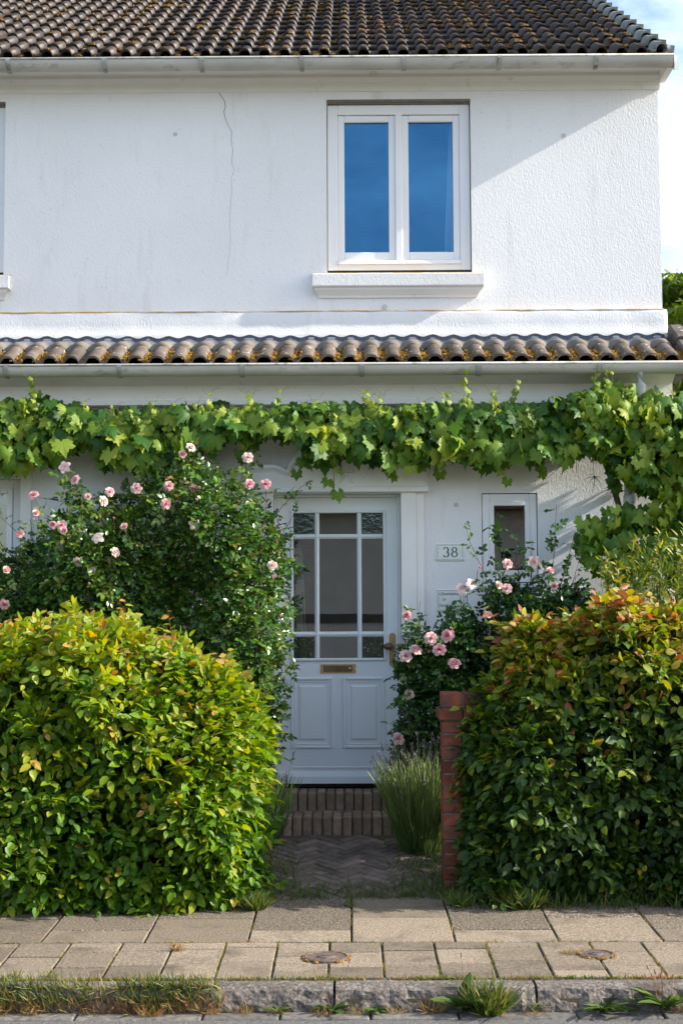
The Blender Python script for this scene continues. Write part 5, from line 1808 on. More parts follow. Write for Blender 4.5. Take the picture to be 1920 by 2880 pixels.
# ---- roses
def petal_cup(rad, rings, openness, seed):
    rs_ = np.random.default_rng(seed)
    V, Fq, UV, TN = [], [], [], []
    for (r0, cnt, tilt, ln_, wd, tint) in rings:
        for k in range(cnt):
            a = 2 * math.pi * (k + rs_.uniform(-.18, .18)) / cnt + r0 * 7
            tl = tilt + rs_.uniform(-.12, .12)
            ca, sa = math.cos(a), math.sin(a)
            b = len(V)
            for i in range(4):
                t = i / 3
                rr = r0 + ln_ * (math.sin(tl) * t + 0.10 * t * t * math.sin(tl))
                hh = ln_ * math.cos(tl) * t - 0.25 * ln_ * max(0, t - 0.66) * math.sin(tl) * 3 * openness
                hw = wd * math.sin(math.pi * (0.16 + 0.62 * t)) * (1 if i < 3 else 0.72)
                for s in (-1, 0, 1):
                    cup = 0.22 * abs(s) * hw
                    x_, y_ = rr - cup, s * hw
                    V.append(((x_ * ca - y_ * sa) * rad, (x_ * sa + y_ * ca) * rad, (hh + (0.06 * abs(s) if i == 3 else 0)) * rad))
                    UV.append((0.5 + 0.5 * s, t))
                    TN.append(tint)
            for i in range(3):
                for s in range(2):
                    q = b + i * 3 + s
                    Fq.append((q, q + 1, q + 4, q + 3))
    return np.array(V), np.array(Fq), np.array(UV), np.array(TN)


def blossom_mesh(kind, hue, seed):
    if kind == 'open':
        rings = [(0.10, 7, 1.20, 0.95, 0.50, hue - 0.16), (0.09, 7, 0.98, 0.90, 0.46, hue - 0.10), (0.08, 6, 0.76, 0.84, 0.40, hue - 0.05), (0.06, 6, 0.55, 0.78, 0.34, hue), (0.04, 5, 0.36, 0.72, 0.28, hue + 0.05), (0.02, 5, 0.18, 0.66, 0.22, hue + 0.10)]
        return petal_cup(0.036, rings, 1.0, seed)
    if kind == 'cup':
        rings = [(0.10, 5, 0.80, 0.95, 0.55, hue - 0.12), (0.08, 5, 0.52, 0.92, 0.48, hue), (0.05, 5, 0.30, 0.85, 0.38, hue + 0.08), (0.02, 4, 0.12, 0.78, 0.26, hue + 0.15)]
        return petal_cup(0.034, rings, 0.6, seed)
    if kind == 'blown':
        rings = [(0.06, 5, 1.42, 1.1, 0.55, hue - 0.2), (0.05, 4, 1.1, 0.8, 0.40, hue - 0.1), (0.02, 3, 0.4, 0.3, 0.1, 0.5)]
        return petal_cup(0.036, rings, 1.2, seed)
    rings = [(0.10, 4, 0.24, 1.1, 0.42, hue), (0.06, 4, 0.10, 1.15, 0.30, hue + 0.12)]
    return petal_cup(0.0165, rings, 0.2, seed)


BL = {}
for kind in ('open', 'cup', 'blown', 'bud'):
    for hi, hue in enumerate((0.16, 0.42, 0.66)):
        V, Fq, UV, TN = blossom_mesh(kind, hue, 5 + hi)
        BL[(kind, hi)] = fast_mesh('blossom', V, Fq, M['petal'], UV, np.clip(TN, 0, 1))
SEP = None


def blossom(parent, p, kind, hi, scale=1.0, face=None):
    d = Vector(face if face is not None else (rng.normal(0.15, 0.35), -1.0, rng.normal(0.35, 0.35))).normalized()
    q = d.to_track_quat('Z', 'Y').to_matrix().to_4x4()
    m = Matrix.Translation(p) @ q @ Matrix.Rotation(rng.uniform(0, 6.28), 4, 'Z') @ Matrix.Diagonal((scale, scale, scale, 1))
    o_ = inst('blossom' if kind != 'bud' else 'bud', BL[(kind, hi)], m, parent)
    return Vector(p) - d * 0.03


def rose_bush(name, label, root, sampler, n_spray, blossoms, seed_tint, canes, spray_len=0.10, leaf_s=(0.026, 0.042), n_parts=300, buds=0, bud_sampler=None):
    ro = tag(empty(name, root), label, 'rose bush')
    LP, LN, LT, LS, TT = [], [], [], [], []
    twg = MB()
    cane = _Each('cane', M['cane'], ro)

    def spray(p, d, n_l, s, tint):
        """a pinnate rose leaf"""
        d = norm(d)
        side = norm(np.cross(d, np.array([0.1, -0.6, 1.0]) + rng.normal(0, .3, 3)))
        nn = norm(np.cross(side, d))
        if nn[1] > 0.3:
            nn = -nn
        ln_ = s * (n_l // 2) * 0.85
        for k in range(n_l // 2):
            t = (k + 0.7) / (n_l // 2)
            for sg in (-1, 1):
                LP.append(p + d * ln_ * t); LT.append(norm(side * sg + d * 0.55 + rng.normal(0, .15, 3))); LN.append(norm(nn + rng.normal(0, .30, 3))); LS.append(s * rng.uniform(.8, 1.1)); TT.append(tint + rng.normal(0, .06))
        LP.append(p + d * ln_); LT.append(d); LN.append(norm(nn + rng.normal(0, .25, 3))); LS.append(s * 1.15); TT.append(tint)

    for k in range(n_spray):
        p, nrm, dep = sampler()
        d = norm(nrm * 0.6 + rng.normal(0, 0.6, 3) + np.array([0, 0, -0.25]))
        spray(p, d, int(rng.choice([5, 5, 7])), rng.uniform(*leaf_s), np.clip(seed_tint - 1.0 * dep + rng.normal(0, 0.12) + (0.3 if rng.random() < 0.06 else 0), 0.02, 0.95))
    for (pts_, r0) in canes:
        pts_ = [np.array(p, float) for p in pts_]
        cane.tube([tuple(p) for p in pts_], [r0 * (1 - 0.6 * i / (len(pts_) - 1)) for i in range(len(pts_))], 6)
        acc = 0
        for a, b in zip(pts_[:-1], pts_[1:]):
            L_ = np.linalg.norm(b - a)
            nn_ = int(L_ / 0.045)
            for q in range(nn_):
                t = (q + rng.random()) / max(nn_, 1)
                p = a * (1 - t) + b * t
                if r0 < 0.006:
                    spray(p, norm(rng.normal(0, 1, 3) + np.array([0, -0.4, 0.1])), 5, rng.uniform(leaf_s[0] * 0.9, leaf_s[1]), np.clip(seed_tint + 0.08 + rng.normal(0, .1), 0, 0.95))
    for (x, y, z, kind, hi, sc) in blossoms:
        q = blossom(ro, (x, y, z), kind, hi, sc)
        twg.tube([tuple(q), (q.x + rng.normal(0, .01), q.y + 0.05, q.z - 0.05), (q.x + rng.normal(0, .02), q.y + 0.10, q.z - 0.14)], [0.0020, 0.0022, 0.0026], 5)
        for e in range(2):
            spray(np.array(q) + np.array([rng.normal(0, .02), 0.03, -0.04 - 0.03 * e]), np.array([rng.normal(0, 1), -0.4, rng.normal(0, .5)]), 5, rng.uniform(*leaf_s), np.clip(seed_tint + 0.15, 0, .95))
    for k in range(buds):
        p, nrm, dep = (bud_sampler or sampler)()
        p = p + nrm * (0.04 + dep)
        q = blossom(ro, tuple(p), 'bud', int(rng.integers(0, 3)), rng.uniform(0.7, 1.2), (nrm[0] * .4 + rng.normal(0, .3), -0.5, 0.8))
        twg.tube([tuple(q), (q.x, q.y + 0.03, q.z - 0.07)], [0.0013, 0.0018], 4)
    LP, LN, LT, LS, TT = np.array(LP), np.array(LN), np.array(LT), np.array(LS), np.clip(np.array(TT), 0, 1)
    vis = (LP[:, 0] > -2.4) & (LP[:, 0] < 2.2)
    sc = np.where(vis, -LP[:, 1] + 3 * LS + rng.normal(0, .05, len(LP)), -9)
    idx = np.argsort(-sc)[:n_parts]
    mk = np.zeros(len(LP), bool)
    mk[idx] = True
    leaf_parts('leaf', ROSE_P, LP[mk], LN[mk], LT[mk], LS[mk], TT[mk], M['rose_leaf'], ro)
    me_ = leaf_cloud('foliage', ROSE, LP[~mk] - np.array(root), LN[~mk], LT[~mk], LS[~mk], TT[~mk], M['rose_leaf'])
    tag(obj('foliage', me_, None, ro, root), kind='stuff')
    tag(twg.build('flower_stalks', M['cane'], ro), kind='stuff')
    return ro


LRT = interp([(-3.2, 2.0), (-2.45, 2.05), (-2.2, 2.15), (-2.0, 2.32), (-1.85, 2.48), (-1.65, 2.44), (-1.45, 2.56), (-1.2, 2.68), (-1.0, 2.68), (-0.8, 2.60), (-0.65, 2.48), (-0.52, 2.32), (-0.43, 2.1)])
LRR = interp([(0.3, -0.55), (0.9, -0.49), (1.3, -0.45), (1.7, -0.43), (2.0, -0.43), (2.3, -0.46), (2.5, -0.58), (2.7, -0.8)])


def left_sampler():
    while True:
        x, z = rng.uniform(-2.8, -0.42), rng.uniform(0.55, 2.66) 
        zt = LRT(x)
        if z > zt or x > LRR(z):
            continue
        edge = min((zt - z) / 0.35, (LRR(z) - x) / 0.30, 1.0)
        if rng.random() > 0.5 + 0.5 * edge:
            continue
        bulge = math.sqrt(max(0.0, edge)) * (0.42 + 0.10 * math.sin(x * 6 + z * 3) + 0.10 * math.sin(z * 7 - x * 4)) + 0.10
        dep = rng.exponential(0.07)
        if dep > 0.30:
            continue
        y = -0.18 - bulge + dep
        nrm = norm(np.array([0.25 * math.sin(x * 6 + 1) + (0.6 if LRR(z) - x < 0.2 else 0), -1.0, 0.45 if zt - z < 0.35 else 0.15]))
        return np.array([x, y, z]), nrm, dep


LRpts = [(-1.077, 2.774), (-1.129, 2.731), (-0.689, 2.703), (-1.927, 2.648), (-1.848, 2.557), (-2.135, 2.454), (-1.623, 2.475), (-1.729, 2.426), (-1.629, 2.397), (-1.441, 2.498), (-1.222, 2.514), (-1.055, 2.484), (-1.219, 2.377), (-1.007, 2.399), (-0.68, 2.523), (-0.569, 2.522), (-2.081, 2.319), (-2.093, 2.282), (-1.958, 2.246), (-1.904, 2.238), (-1.88, 2.198), (-2.181, 2.181), (-1.66, 2.155), (-1.484, 2.22), (-1.562, 2.284), (-1.028, 2.241), (-1.549, 2.058), (-1.584, 2.009), (-1.788, 1.998), (-1.701, 1.95), (-2.27, 1.941), (-2.006, 1.858), (-2.274, 1.719), (-0.525, 1.973), (-0.522, 1.886), (-0.469, 1.629), (-1.227, 2.566), (-0.89, 2.64)]
LRk = ['open', 'cup', 'open', 'blown', 'open', 'open', 'open', 'cup', 'open', 'open', 'open', 'cup', 'open', 'bud', 'open', 'open', 'cup', 'bud', 'cup', 'open', 'cup', 'open', 'blown', 'cup', 'bud', 'blown', 'open', 'bud', 'open', 'blown', 'cup', 'bud', 'open', 'open', 'bud', 'bud', 'bud', 'bud']
LRh = [0, 1, 0, 1, 1, 2, 1, 0, 0, 1, 2, 2, 2, 1, 2, 2, 1, 1, 1, 1, 1, 2, 0, 1, 1, 0, 0, 2, 0, 0, 1, 2, 2, 0, 2, 2, 1, 1]
blos = [(x * 0.983, -0.87 - 0.04 * rng.random() if z < 2.45 and x < -0.6 else -0.70, 1.62 + (z - 1.62) * 0.983, LRk[i], LRh[i], rng.uniform(0.85, 1.05) if LRk[i] != 'bud' else 1.1) for i, (x, z) in enumerate(LRpts)]
canes_l = []
for k in range(16):
    x = rng.uniform(-2.3, -0.6)
    canes_l.append(([(x * 0.8 - 0.25, -0.22, 0.15), (x - 0.05, -0.30, 1.0), (x + rng.normal(0, .1), -0.36, 1.8), (x + rng.normal(0, .15), -0.42, LRT(x) - 0.05)], 0.010))
for a in ([(-2.1, -0.5, 2.05), (-2.25, -0.45, 2.2), (-2.5, -0.4, 2.42)], [(-1.75, -0.45, 2.38), (-1.95, -0.42, 2.42), (-2.13, -0.45, 2.45)], [(-1.8, -0.42, 2.42), (-1.95, -0.42, 2.60), (-2.05, -0.4, 2.65)],
          [(-0.62, -0.40, 2.1), (-0.52, -0.38, 2.32), (-0.36, -0.36, 2.50), (-0.28, -0.34, 2.56)], [(-0.55, -0.40, 2.05), (-0.46, -0.38, 2.2), (-0.38, -0.36, 2.34), (-0.36, -0.36, 2.42)], [(-0.55, -0.42, 1.95), (-0.44, -0.38, 2.05), (-0.37, -0.36, 2.2)],
          [(-0.8, -0.40, 2.35), (-0.74, -0.38, 2.55), (-0.62, -0.34, 2.74)], [(-1.1, -0.45, 2.5), (-1.1, -0.45, 2.65), (-1.08, -0.52, 2.76)], [(-0.72, -0.4, 2.4), (-0.70, -0.42, 2.55), (-0.69, -0.5, 2.68)],
          [(-0.55, -0.45, 1.5), (-0.46, -0.42, 1.55), (-0.40, -0.40, 1.66)], [(-0.58, -0.45, 1.1), (-0.47, -0.42, 1.2), (-0.40, -0.40, 1.27)], [(-0.58, -0.45, 0.95), (-0.48, -0.42, 1.02), (-0.42, -0.40, 1.12)], [(-1.35, -0.42, 2.4), (-1.40, -0.40, 2.62), (-1.46, -0.40, 2.84)], [(-1.9, -0.42, 2.4), (-1.88, -0.42, 2.55), (-1.86, -0.46, 2.62)], [(-2.2, -0.45, 1.95), (-2.35, -0.45, 2.1), (-2.42, -0.4, 2.2)]):
    canes_l.append((a, 0.0032))
rose_bush('climbing_rose', 'tall climbing rose with pale pink blossoms between the left window and the door', (-1.4, -0.25, 0.17), left_sampler, 10500, blos, 0.66, canes_l, leaf_s=(0.028, 0.046), buds=46)


def blob_sampler(cx, cz, rx, rz, y0, dep_y, top=None):
    def f_():
        while True:
            x, z = cx + rx * rng.uniform(-1, 1), cz + rz * rng.uniform(-1, 1)
            q = ((x - cx) / rx) ** 2 + ((z - cz) / rz) ** 2
            q *= 1 + 0.35 * math.sin(x * 13 + z * 9)
            if q > 1:
                continue
            dep = rng.exponential(0.06)
            y = y0 - dep_y * math.sqrt(1 - min(q, 1)) + dep
            return np.array([x, y, z]), norm(np.array([(x - cx) / rx * 0.7, -0.9, (z - cz) / rz * 0.6 + 0.2])), dep
    return f_


UR = [(0.809, 1.843, 'blown', 1), (0.74, 1.81, 'blown', 1), (0.982, 1.83, 'cup', 0), (1.041, 1.808, 'open', 1), (1.045, 1.972, 'open', 1), (0.858, 1.949, 'bud', 2), (1.225, 1.987, 'blown', 1), (1.328, 1.921, 'cup', 1), (1.515, 1.898, 'bud', 2), (0.913, 1.63, 'cup', 1), (1.358, 1.824, 'cup', 1), (1.30, 1.95, 'bud', 1)]
canes_u = []
for a in ([(1.0, -0.5, 1.6), (0.90, -0.5, 1.92), (0.81, -0.5, 2.12), (0.775, -0.5, 2.24)], [(1.05, -0.45, 1.7), (0.98, -0.45, 2.0), (1.0, -0.42, 2.32)], [(1.15, -0.45, 1.7), (1.13, -0.45, 2.05), (1.09, -0.42, 2.24)], [(1.25, -0.45, 1.7), (1.22, -0.45, 1.95), (1.24, -0.42, 2.14)],
          [(1.3, -0.5, 1.7), (1.37, -0.5, 2.0), (1.39, -0.48, 2.26), (1.40, -0.47, 2.38)], [(1.38, -0.5, 1.72), (1.46, -0.5, 1.98), (1.52, -0.48, 2.2)], [(1.40, -0.5, 1.68), (1.5, -0.5, 1.86), (1.56, -0.48, 2.06)], [(1.02, -0.5, 1.6), (0.9, -0.5, 1.8), (0.80, -0.52, 1.84)], [(1.42, -0.5, 1.6), (1.54, -0.5, 1.75), (1.62, -0.5, 1.84)], [(1.2, -0.5, 1.7), (1.28, -0.5, 1.86), (1.32, -0.52, 1.96)]):
    canes_u.append((a, 0.0034))
for k in range(5):
    x = 0.95 + 0.13 * k
    canes_u.append(([(1.15, -0.4, 0.17), (x, -0.42, 1.0), (x, -0.45, 1.6)], 0.009))
rose_bush('rose_bush', 'dark-leaved rose bush with tall bare shoots under the small window', (1.15, -0.42, 0.17), blob_sampler(1.22, 1.42, 0.46, 0.40, -0.30, 0.30), 1800, [(x, -0.60, z, k, h, 1.0 if k != 'bud' else 1.2) for x, z, k, h in UR], 0.30, canes_u, leaf_s=(0.030, 0.048), n_parts=300, buds=8)
DR = [(0.52, 1.479, 'open', 1), (0.636, 1.496, 'open', 2), (0.664, 1.544, 'bud', 2), (0.578, 1.404, 'open', 2), (0.421, 1.4, 'open', 1), (0.357, 1.362, 'open', 1), (0.673, 1.313, 'open', 2), (0.364, 1.632, 'cup', 1), (0.503, 1.388, 'bud', 2), (0.376, 1.115, 'cup', 0), (0.301, 0.823, 'open', 1)]
canes_d = []
for a in ([(0.5, -0.61, 1.25), (0.42, -0.66, 1.50), (0.35, -0.68, 1.68)], [(0.5, -0.61, 1.3), (0.45, -0.66, 1.6), (0.46, -0.68, 1.73)], [(0.52, -0.61, 1.3), (0.40, -0.66, 1.52), (0.40, -0.68, 1.66)], [(0.45, -0.61, 1.0), (0.38, -0.68, 1.1), (0.36, -0.70, 1.2)], [(0.45, -0.61, 0.85), (0.35, -0.68, 0.98), (0.27, -0.70, 1.08)], [(0.5, -0.61, 0.7), (0.40, -0.68, 0.86), (0.28, -0.70, 0.93)], [(0.7, -0.66, 1.1), (0.62, -0.72, 1.25), (0.50, -0.76, 1.18)]):
    canes_d.append((a, 0.0032))
for k in range(4):
    canes_d.append(([(0.6, -0.55, 0.17), (0.52 + 0.06 * k, -0.56, 0.7), (0.48 + 0.08 * k, -0.58, 1.25)], 0.009))
rose_bush('rose_bush', 'low rose bush with full pink blossoms crowding the right door jamb', (0.58, -0.55, 0.17), blob_sampler(0.62, 1.04, 0.28, 0.54, -0.42, 0.24), 1700, [(x + 0.004, -0.70 + rng.uniform(-.02, .02), z + 0.003, k, h, 1.25 if k != 'bud' else 1.2) for x, z, k, h in DR], 0.38, canes_d, leaf_s=(0.028, 0.045), n_parts=300, buds=8)


# ---- lavender
def lavender(label, root, n_, spread, hmin, hmax, ytint, nflower):
    lo = tag(empty('lavender', root), label, 'lavender')
    P_, N_, T_, S_, TT_ = [], [], [], [], []
    FP, FN, FT, FS, FTT = [], [], [], [], []
    stm = MB()
    for k in range(n_):
        a, r = rng.uniform(0, 2 * math.pi), rng.random() ** 0.6
        d = norm(np.array([math.cos(a) * r * spread, math.sin(a) * r * spread * 0.8, 1.0]))
        h = rng.uniform(hmin, hmax)
        p0 = np.array(root) + np.array([math.cos(a) * r * 0.13, math.sin(a) * r * 0.12, 0])
        side = norm(np.cross(d, rng.normal(0, 1, 3)))
        for q in range(3):
            st_ = rng.uniform(0.0, 0.78)
            P_.append(p0 + d * h * st_); T_.append(norm(d + rng.normal(0, .13, 3))); N_.append(side); S_.append(h * rng.uniform(0.26, 0.42)); TT_.append(np.clip(ytint + 0.55 * (st_ - .45) + rng.normal(0, .12), 0.02, .98))
        if k < nflower:
            tip = p0 + d * h * rng.uniform(1.15, 1.4) + np.array([0, 0, -0.01])
            stm.tube([tuple(p0 + d * h * 0.4), tuple(tip)], [0.0012, 0.0009], 4)
            for q in range(10):
                FP.append(tip - d * 0.005 * q); FT.append(norm(d * 0.8 + rng.normal(0, .6, 3))); FN.append(rng.normal(0, 1, 3)); FS.append(rng.uniform(0.010, 0.016)); FTT.append(rng.random())
    tpl = leaf_template([(0, 0.007), (0.5, 0.013), (0.85, 0.012), (1.0, 0.002)], 0.1, 0.12, 0.2)
    me_ = leaf_cloud('foliage', tpl, np.array(P_) - np.array(root), np.array(N_), np.array(T_), np.array(S_), np.array(TT_), M['lavender'])
    tag(obj('foliage', me_, None, lo, root), kind='stuff')
    me_ = leaf_cloud('flower_spikes', ROSE, np.array(FP) - np.array(root), np.array(FN), np.array(FT), np.array(FS), np.array(FTT), M['lav_flower'])
    tag(obj('flower_spikes', me_, None, lo, root), kind='stuff')
    stm.build('stem', M['stem_green'], lo)
    return lo


lavender('bushy sunlit lavender growing beside the red brick pillar', (0.45, -0.95, 0.13), 3000, 0.34, 0.32, 0.58, 0.66, 200)
lavender('small grey lavender at the left end of the steps', (-0.60, -0.80, 0.14), 420, 0.38, 0.30, 0.52, 0.20, 26)


# ---- willow-leaved shrub at the right
sroot = (2.1, -0.75, 0.15)
shr = tag(empty('shrub', sroot), 'narrow-leaved upright shrub glowing yellow-green in front of the downpipe', 'shrub')
P_, N_, T_, S_, TT_ = [], [], [], [], []
stm = MB()
for k in range(230):
    a = rng.uniform(0, 2 * math.pi)
    r = rng.random() ** 0.5
    tx = 2.18 + 0.62 * r * math.cos(a)
    ty = -0.84 + 0.26 * r * math.sin(a)
    tz = rng.uniform(1.50, 2.22) - 0.55 * max(0, 1.95 - tx) + 0.05 * (tx - 2.1)
    p0 = np.array([2.15 + 0.12 * math.cos(a), -0.76 + 0.1 * math.sin(a), 0.7])
    p1 = np.array([tx, ty, tz])
    pm = (p0 + p1) / 2 + np.array([0.15 * math.cos(a), 0.08 * math.sin(a), 0.05])
    stm.tube([tuple(p0), tuple(pm), tuple(p1)], [0.004, 0.003, 0.001], 4)
    for q in range(46):
        t = 0.12 + 0.88 * q / 45
        p = p0 * (1 - t) ** 2 + 2 * t * (1 - t) * pm + t * t * p1
        ax = norm(p1 - pm)
        out = norm(rng.normal(0, 1, 3))
        P_.append(p); T_.append(norm(ax * 0.75 + out * 0.8)); N_.append(norm(np.array([0.2, -0.6, 0.8]) + rng.normal(0, .5, 3))); S_.append(rng.uniform(0.055, 0.10) * (1.1 - 0.35 * t)); TT_.append(np.clip(0.28 + 0.75 * max(0, t - 0.35) + rng.normal(0, .12), 0.02, .98))
for k in range(4):
    stm.tube([(2.1 + 0.05 * k, -0.75, 0.12), (2.08 + 0.08 * k, -0.76, 0.75)], [0.012, 0.008], 6)
P_, N_, T_, S_, TT_ = map(np.array, (P_, N_, T_, S_, TT_))
sc = np.where((P_[:, 0] < 2.2), -P_[:, 1] + 4 * S_ + rng.normal(0, .05, len(P_)), -9)
idx = np.argsort(-sc)[:300]
mk = np.zeros(len(P_), bool)
mk[idx] = True
leaf_parts('leaf', [NARROW], P_[mk], N_[mk], T_[mk], S_[mk], TT_[mk], M['shrub'], shr)
me_ = leaf_cloud('foliage', NARROW, P_[~mk] - np.array(sroot), N_[~mk], T_[~mk], S_[~mk], TT_[~mk], M['shrub'])
tag(obj('foliage', me_, None, shr, sroot), kind='stuff')
stm.build('stem', M['cane'], shr)


# ---- trees behind the house
def tree(label, root, crown_c, rad, n_, tint):
    tr = tag(empty('tree', root), label, 'tree', 'trees behind the house')
    tb = MB()
    tb.tube([root, (root[0] + 0.1, root[1], crown_c[2] * 0.45), (crown_c[0], crown_c[1], crown_c[2])], [0.22, 0.16, 0.07], 9)
    cl = []
    for k in range(80):
        u = rand_unit(1)[0]
        c = np.array(crown_c) + u * np.array(rad) * rng.uniform(0.45, 0.98)
        cl.append((c, rng.uniform(0.30, 0.62)))
        tb.tube([(crown_c[0], crown_c[1], crown_c[2] - 0.6), tuple((np.array(crown_c) + c) / 2 + rng.normal(0, .15, 3)), tuple(c)], [0.05, 0.03, 0.01], 5)
    tb.build('trunk', M['bark'], tr)
    P_ = np.concatenate([c + rand_unit(n_ // 80) * (rng.random((n_ // 80, 1)) ** 0.45) * r * np.array([1.1, 1.0, 0.65]) for c, r in cl])
    m_ = len(P_)
    me_ = leaf_cloud('crown', HORN_S, P_ - np.array(root), norm(rng.normal(0, .5, (m_, 3)) + np.array([0.1, -0.3, 0.9])), norm(rng.normal(0, .7, (m_, 3)) + np.array([0, -0.1, -0.4])), rng.uniform(0.10, 0.19, m_), np.clip(tint + rng.normal(0, .16, m_), 0, 1), M['tree'])
    tag(obj('crown', me_, None, tr, root), kind='stuff')


tree('sunlit bright green tree rising behind the right corner of the house', (5.9, 14.0, -0.1), (5.75, 14.0, 5.95), (1.2, 1.4, 2.2), 20000, 0.60)
tree('darker green tree seen through a gap under the lower gutter', (7.4, 17.0, -0.1), (7.1, 17.0, 4.8), (1.8, 2.0, 2.0), 7000, 0.25)


# ---- grass, tufts and weeds
def blades(P_, lean_, hts, tints):
    n_ = len(P_)
    T_ = norm(np.array([0, 0, 1.0]) + rng.normal(0, lean_, (n_, 3)) * np.array([1, 1, 0.2]))
    return P_, norm(rng.normal(0, 1, (n_, 3)) * np.array([1, 1, 0.2])), T_, hts, tints


def tuft(name, label, cat, root, n_, rad, h, tint, lean_=0.45, group=None, sq=1.0):
    r = rad * rng.random(n_) ** 0.6
    a = rng.uniform(0, 2 * math.pi, n_)
    P_ = np.stack([r * np.cos(a), r * np.sin(a) * sq, np.full(n_, -0.003)], 1)
    P_, N_, T_, S_, TT_ = blades(P_, lean_, rng.uniform(0.45, 1.0, n_) * h, np.clip(tint + rng.normal(0, .12, n_), 0, .98))
    T_ = norm(T_ + np.stack([np.cos(a), np.sin(a), np.zeros(n_)], 1) * (r / rad)[:, None] * 0.5)
    me_ = leaf_cloud(name, BLADE, P_, N_, T_, S_, TT_, M['grass'])
    o_ = obj(name, me_, None, None, root)
    return tag(o_, label, cat, group)


# long grass hanging over the kerb at the left
n_ = 7000
x = -0.58 - 2.6 * rng.random(n_) ** 1.0
dens = np.array([0.45 + 1.0 * mnoise.noise(Vector((float(q) * 3.0, 0, 5))) for q in x])
x = x[rng.random(n_) < np.clip(dens + 0.15, 0.05, 1)]
m_ = len(x)
yy = rng.uniform(-3.640, -3.60, m_)
P_ = np.stack([x, yy, np.where(yy < -3.618, rng.uniform(-0.135, -0.06, m_), -0.03)], 1)
T_ = norm(np.array([-0.25, -0.25, 0.75]) + rng.normal(0, .45, (m_, 3)))
me_ = leaf_cloud('kerb_grass', BLADE, P_, norm(rng.normal(0, 1, (m_, 3))), T_, rng.uniform(0.035, 0.095, m_), np.clip(0.42 + 0.35 * (P_[:, 2] < -0.09) + 0.28 * np.array([mnoise.noise(Vector((float(q) * 4, 3, 5))) for q in x]) + rng.normal(0, .15, m_), 0, .98), M['grass'])
tag(obj('kerb_grass', me_), 'shaggy green and straw grass hanging along the left kerb', 'grass', kind='stuff')
# low growth in the joint behind the kerb and in the slab joints
n_ = 9000
x = rng.uniform(-2.6, 2.6, n_)
dens = np.array([0.45 + 0.8 * mnoise.noise(Vector((float(q) * 4.0, 0, 9))) for q in x])
x = x[rng.random(n_) < np.clip(dens, 0.08, 1)]
m_ = len(x)
P1 = np.stack([x, rng.uniform(-3.487, -3.463, m_), np.full(m_, PZ(-3.47) - 0.012)], 1)
jp = []
for xj in xs_small + xs_big:
    if -1.9 < xj < 1.95:
        big = xj in xs_big
        for q in range(150):
            y_ = rng.uniform(-2.82, -1.95) if big else rng.uniform(-3.46, -2.84)
            if mnoise.noise(Vector((xj * 5, y_ * 4, 1.0))) > 0.05:
                jp.append((xj + rng.normal(0, .004), y_, PZ(y_) - 0.010))
for q in range(1800):
    xj = rng.uniform(-1.9, 1.95)
    if mnoise.noise(Vector((xj * 3, 8, 1.0))) > 0.0:
        jp.append((xj, -2.8335 + rng.normal(0, .003), PZ(-2.83) - 0.010))
P2 = np.array(jp)
P_ = np.concatenate([P1, P2])
m_ = len(P_)
T_ = norm(np.array([0, 0, 1.0]) + rng.normal(0, .6, (m_, 3)))
hs_ = np.concatenate([rng.uniform(0.012, 0.034, len(P1)), rng.uniform(0.008, 0.026, len(P2))])
tt = np.array([0.55 + 0.55 * mnoise.noise(Vector((float(p[0]) * 3.3, float(p[1]) * 2, 2))) for p in P_]) + rng.normal(0, .12, m_)
GJ = leaf_template([(0, 0.07), (0.5, 0.09), (1.0, 0.01)], 0.0, 0.2)
me_ = leaf_cloud('joint_moss', GJ, P_, norm(rng.normal(0, 1, (m_, 3))), T_, hs_, np.clip(tt, 0, .98), M['grass'])
tag(obj('joint_moss', me_), 'short moss and dry growth filling the pavement joints', 'moss', kind='stuff')
# grass creeping onto the garden path and at the hedge feet
pts_ = []
for q in range(9000):
    x_, y_ = rng.uniform(-0.72, 0.72), rng.uniform(-1.90, -0.75)
    e = max(0, abs(x_ + 0.04) - 0.22) * 1.9 + max(0, -1.60 - y_) * 2.2
    if y_ > -1.15 and abs(x_) < 0.5:
        e *= 0.3
    if rng.random() < e:
        pts_.append((x_, y_, GZ(y_) - 0.004))
P_ = np.array(pts_)
m_ = len(P_)
T_ = norm(np.array([0, -0.1, 1.0]) + rng.normal(0, .55, (m_, 3)))
me_ = leaf_cloud('path_grass', BLADE, P_, norm(rng.normal(0, 1, (m_, 3))), T_, rng.uniform(0.03, 0.10, m_), np.clip(0.22 + rng.normal(0, .16, m_), 0, .98), M['grass'])
tag(obj('path_grass', me_), 'dark grass creeping over both edges of the brick path', 'grass', kind='stuff')
n_ = 2600
x = np.concatenate([rng.uniform(-2.2, -0.45, n_ // 2), rng.uniform(0.55, 2.2, n_ // 2)])
y = rng.uniform(-2.16, -1.9, n_)
P_ = np.stack([x, y, np.array([PZ(q) for q in y])], 1)
me_ = leaf_cloud('hedge_grass', BLADE, P_, norm(rng.normal(0, 1, (n_, 3))), norm(np.array([0, -0.2, 1.0]) + rng.normal(0, .5, (n_, 3))), rng.uniform(0.03, 0.11, n_), np.clip(0.25 + rng.normal(0, .15, n_), 0, .98), M['grass'])
tag(obj('hedge_grass', me_), 'thin dark grass growing under the two hedges', 'grass', kind='stuff')

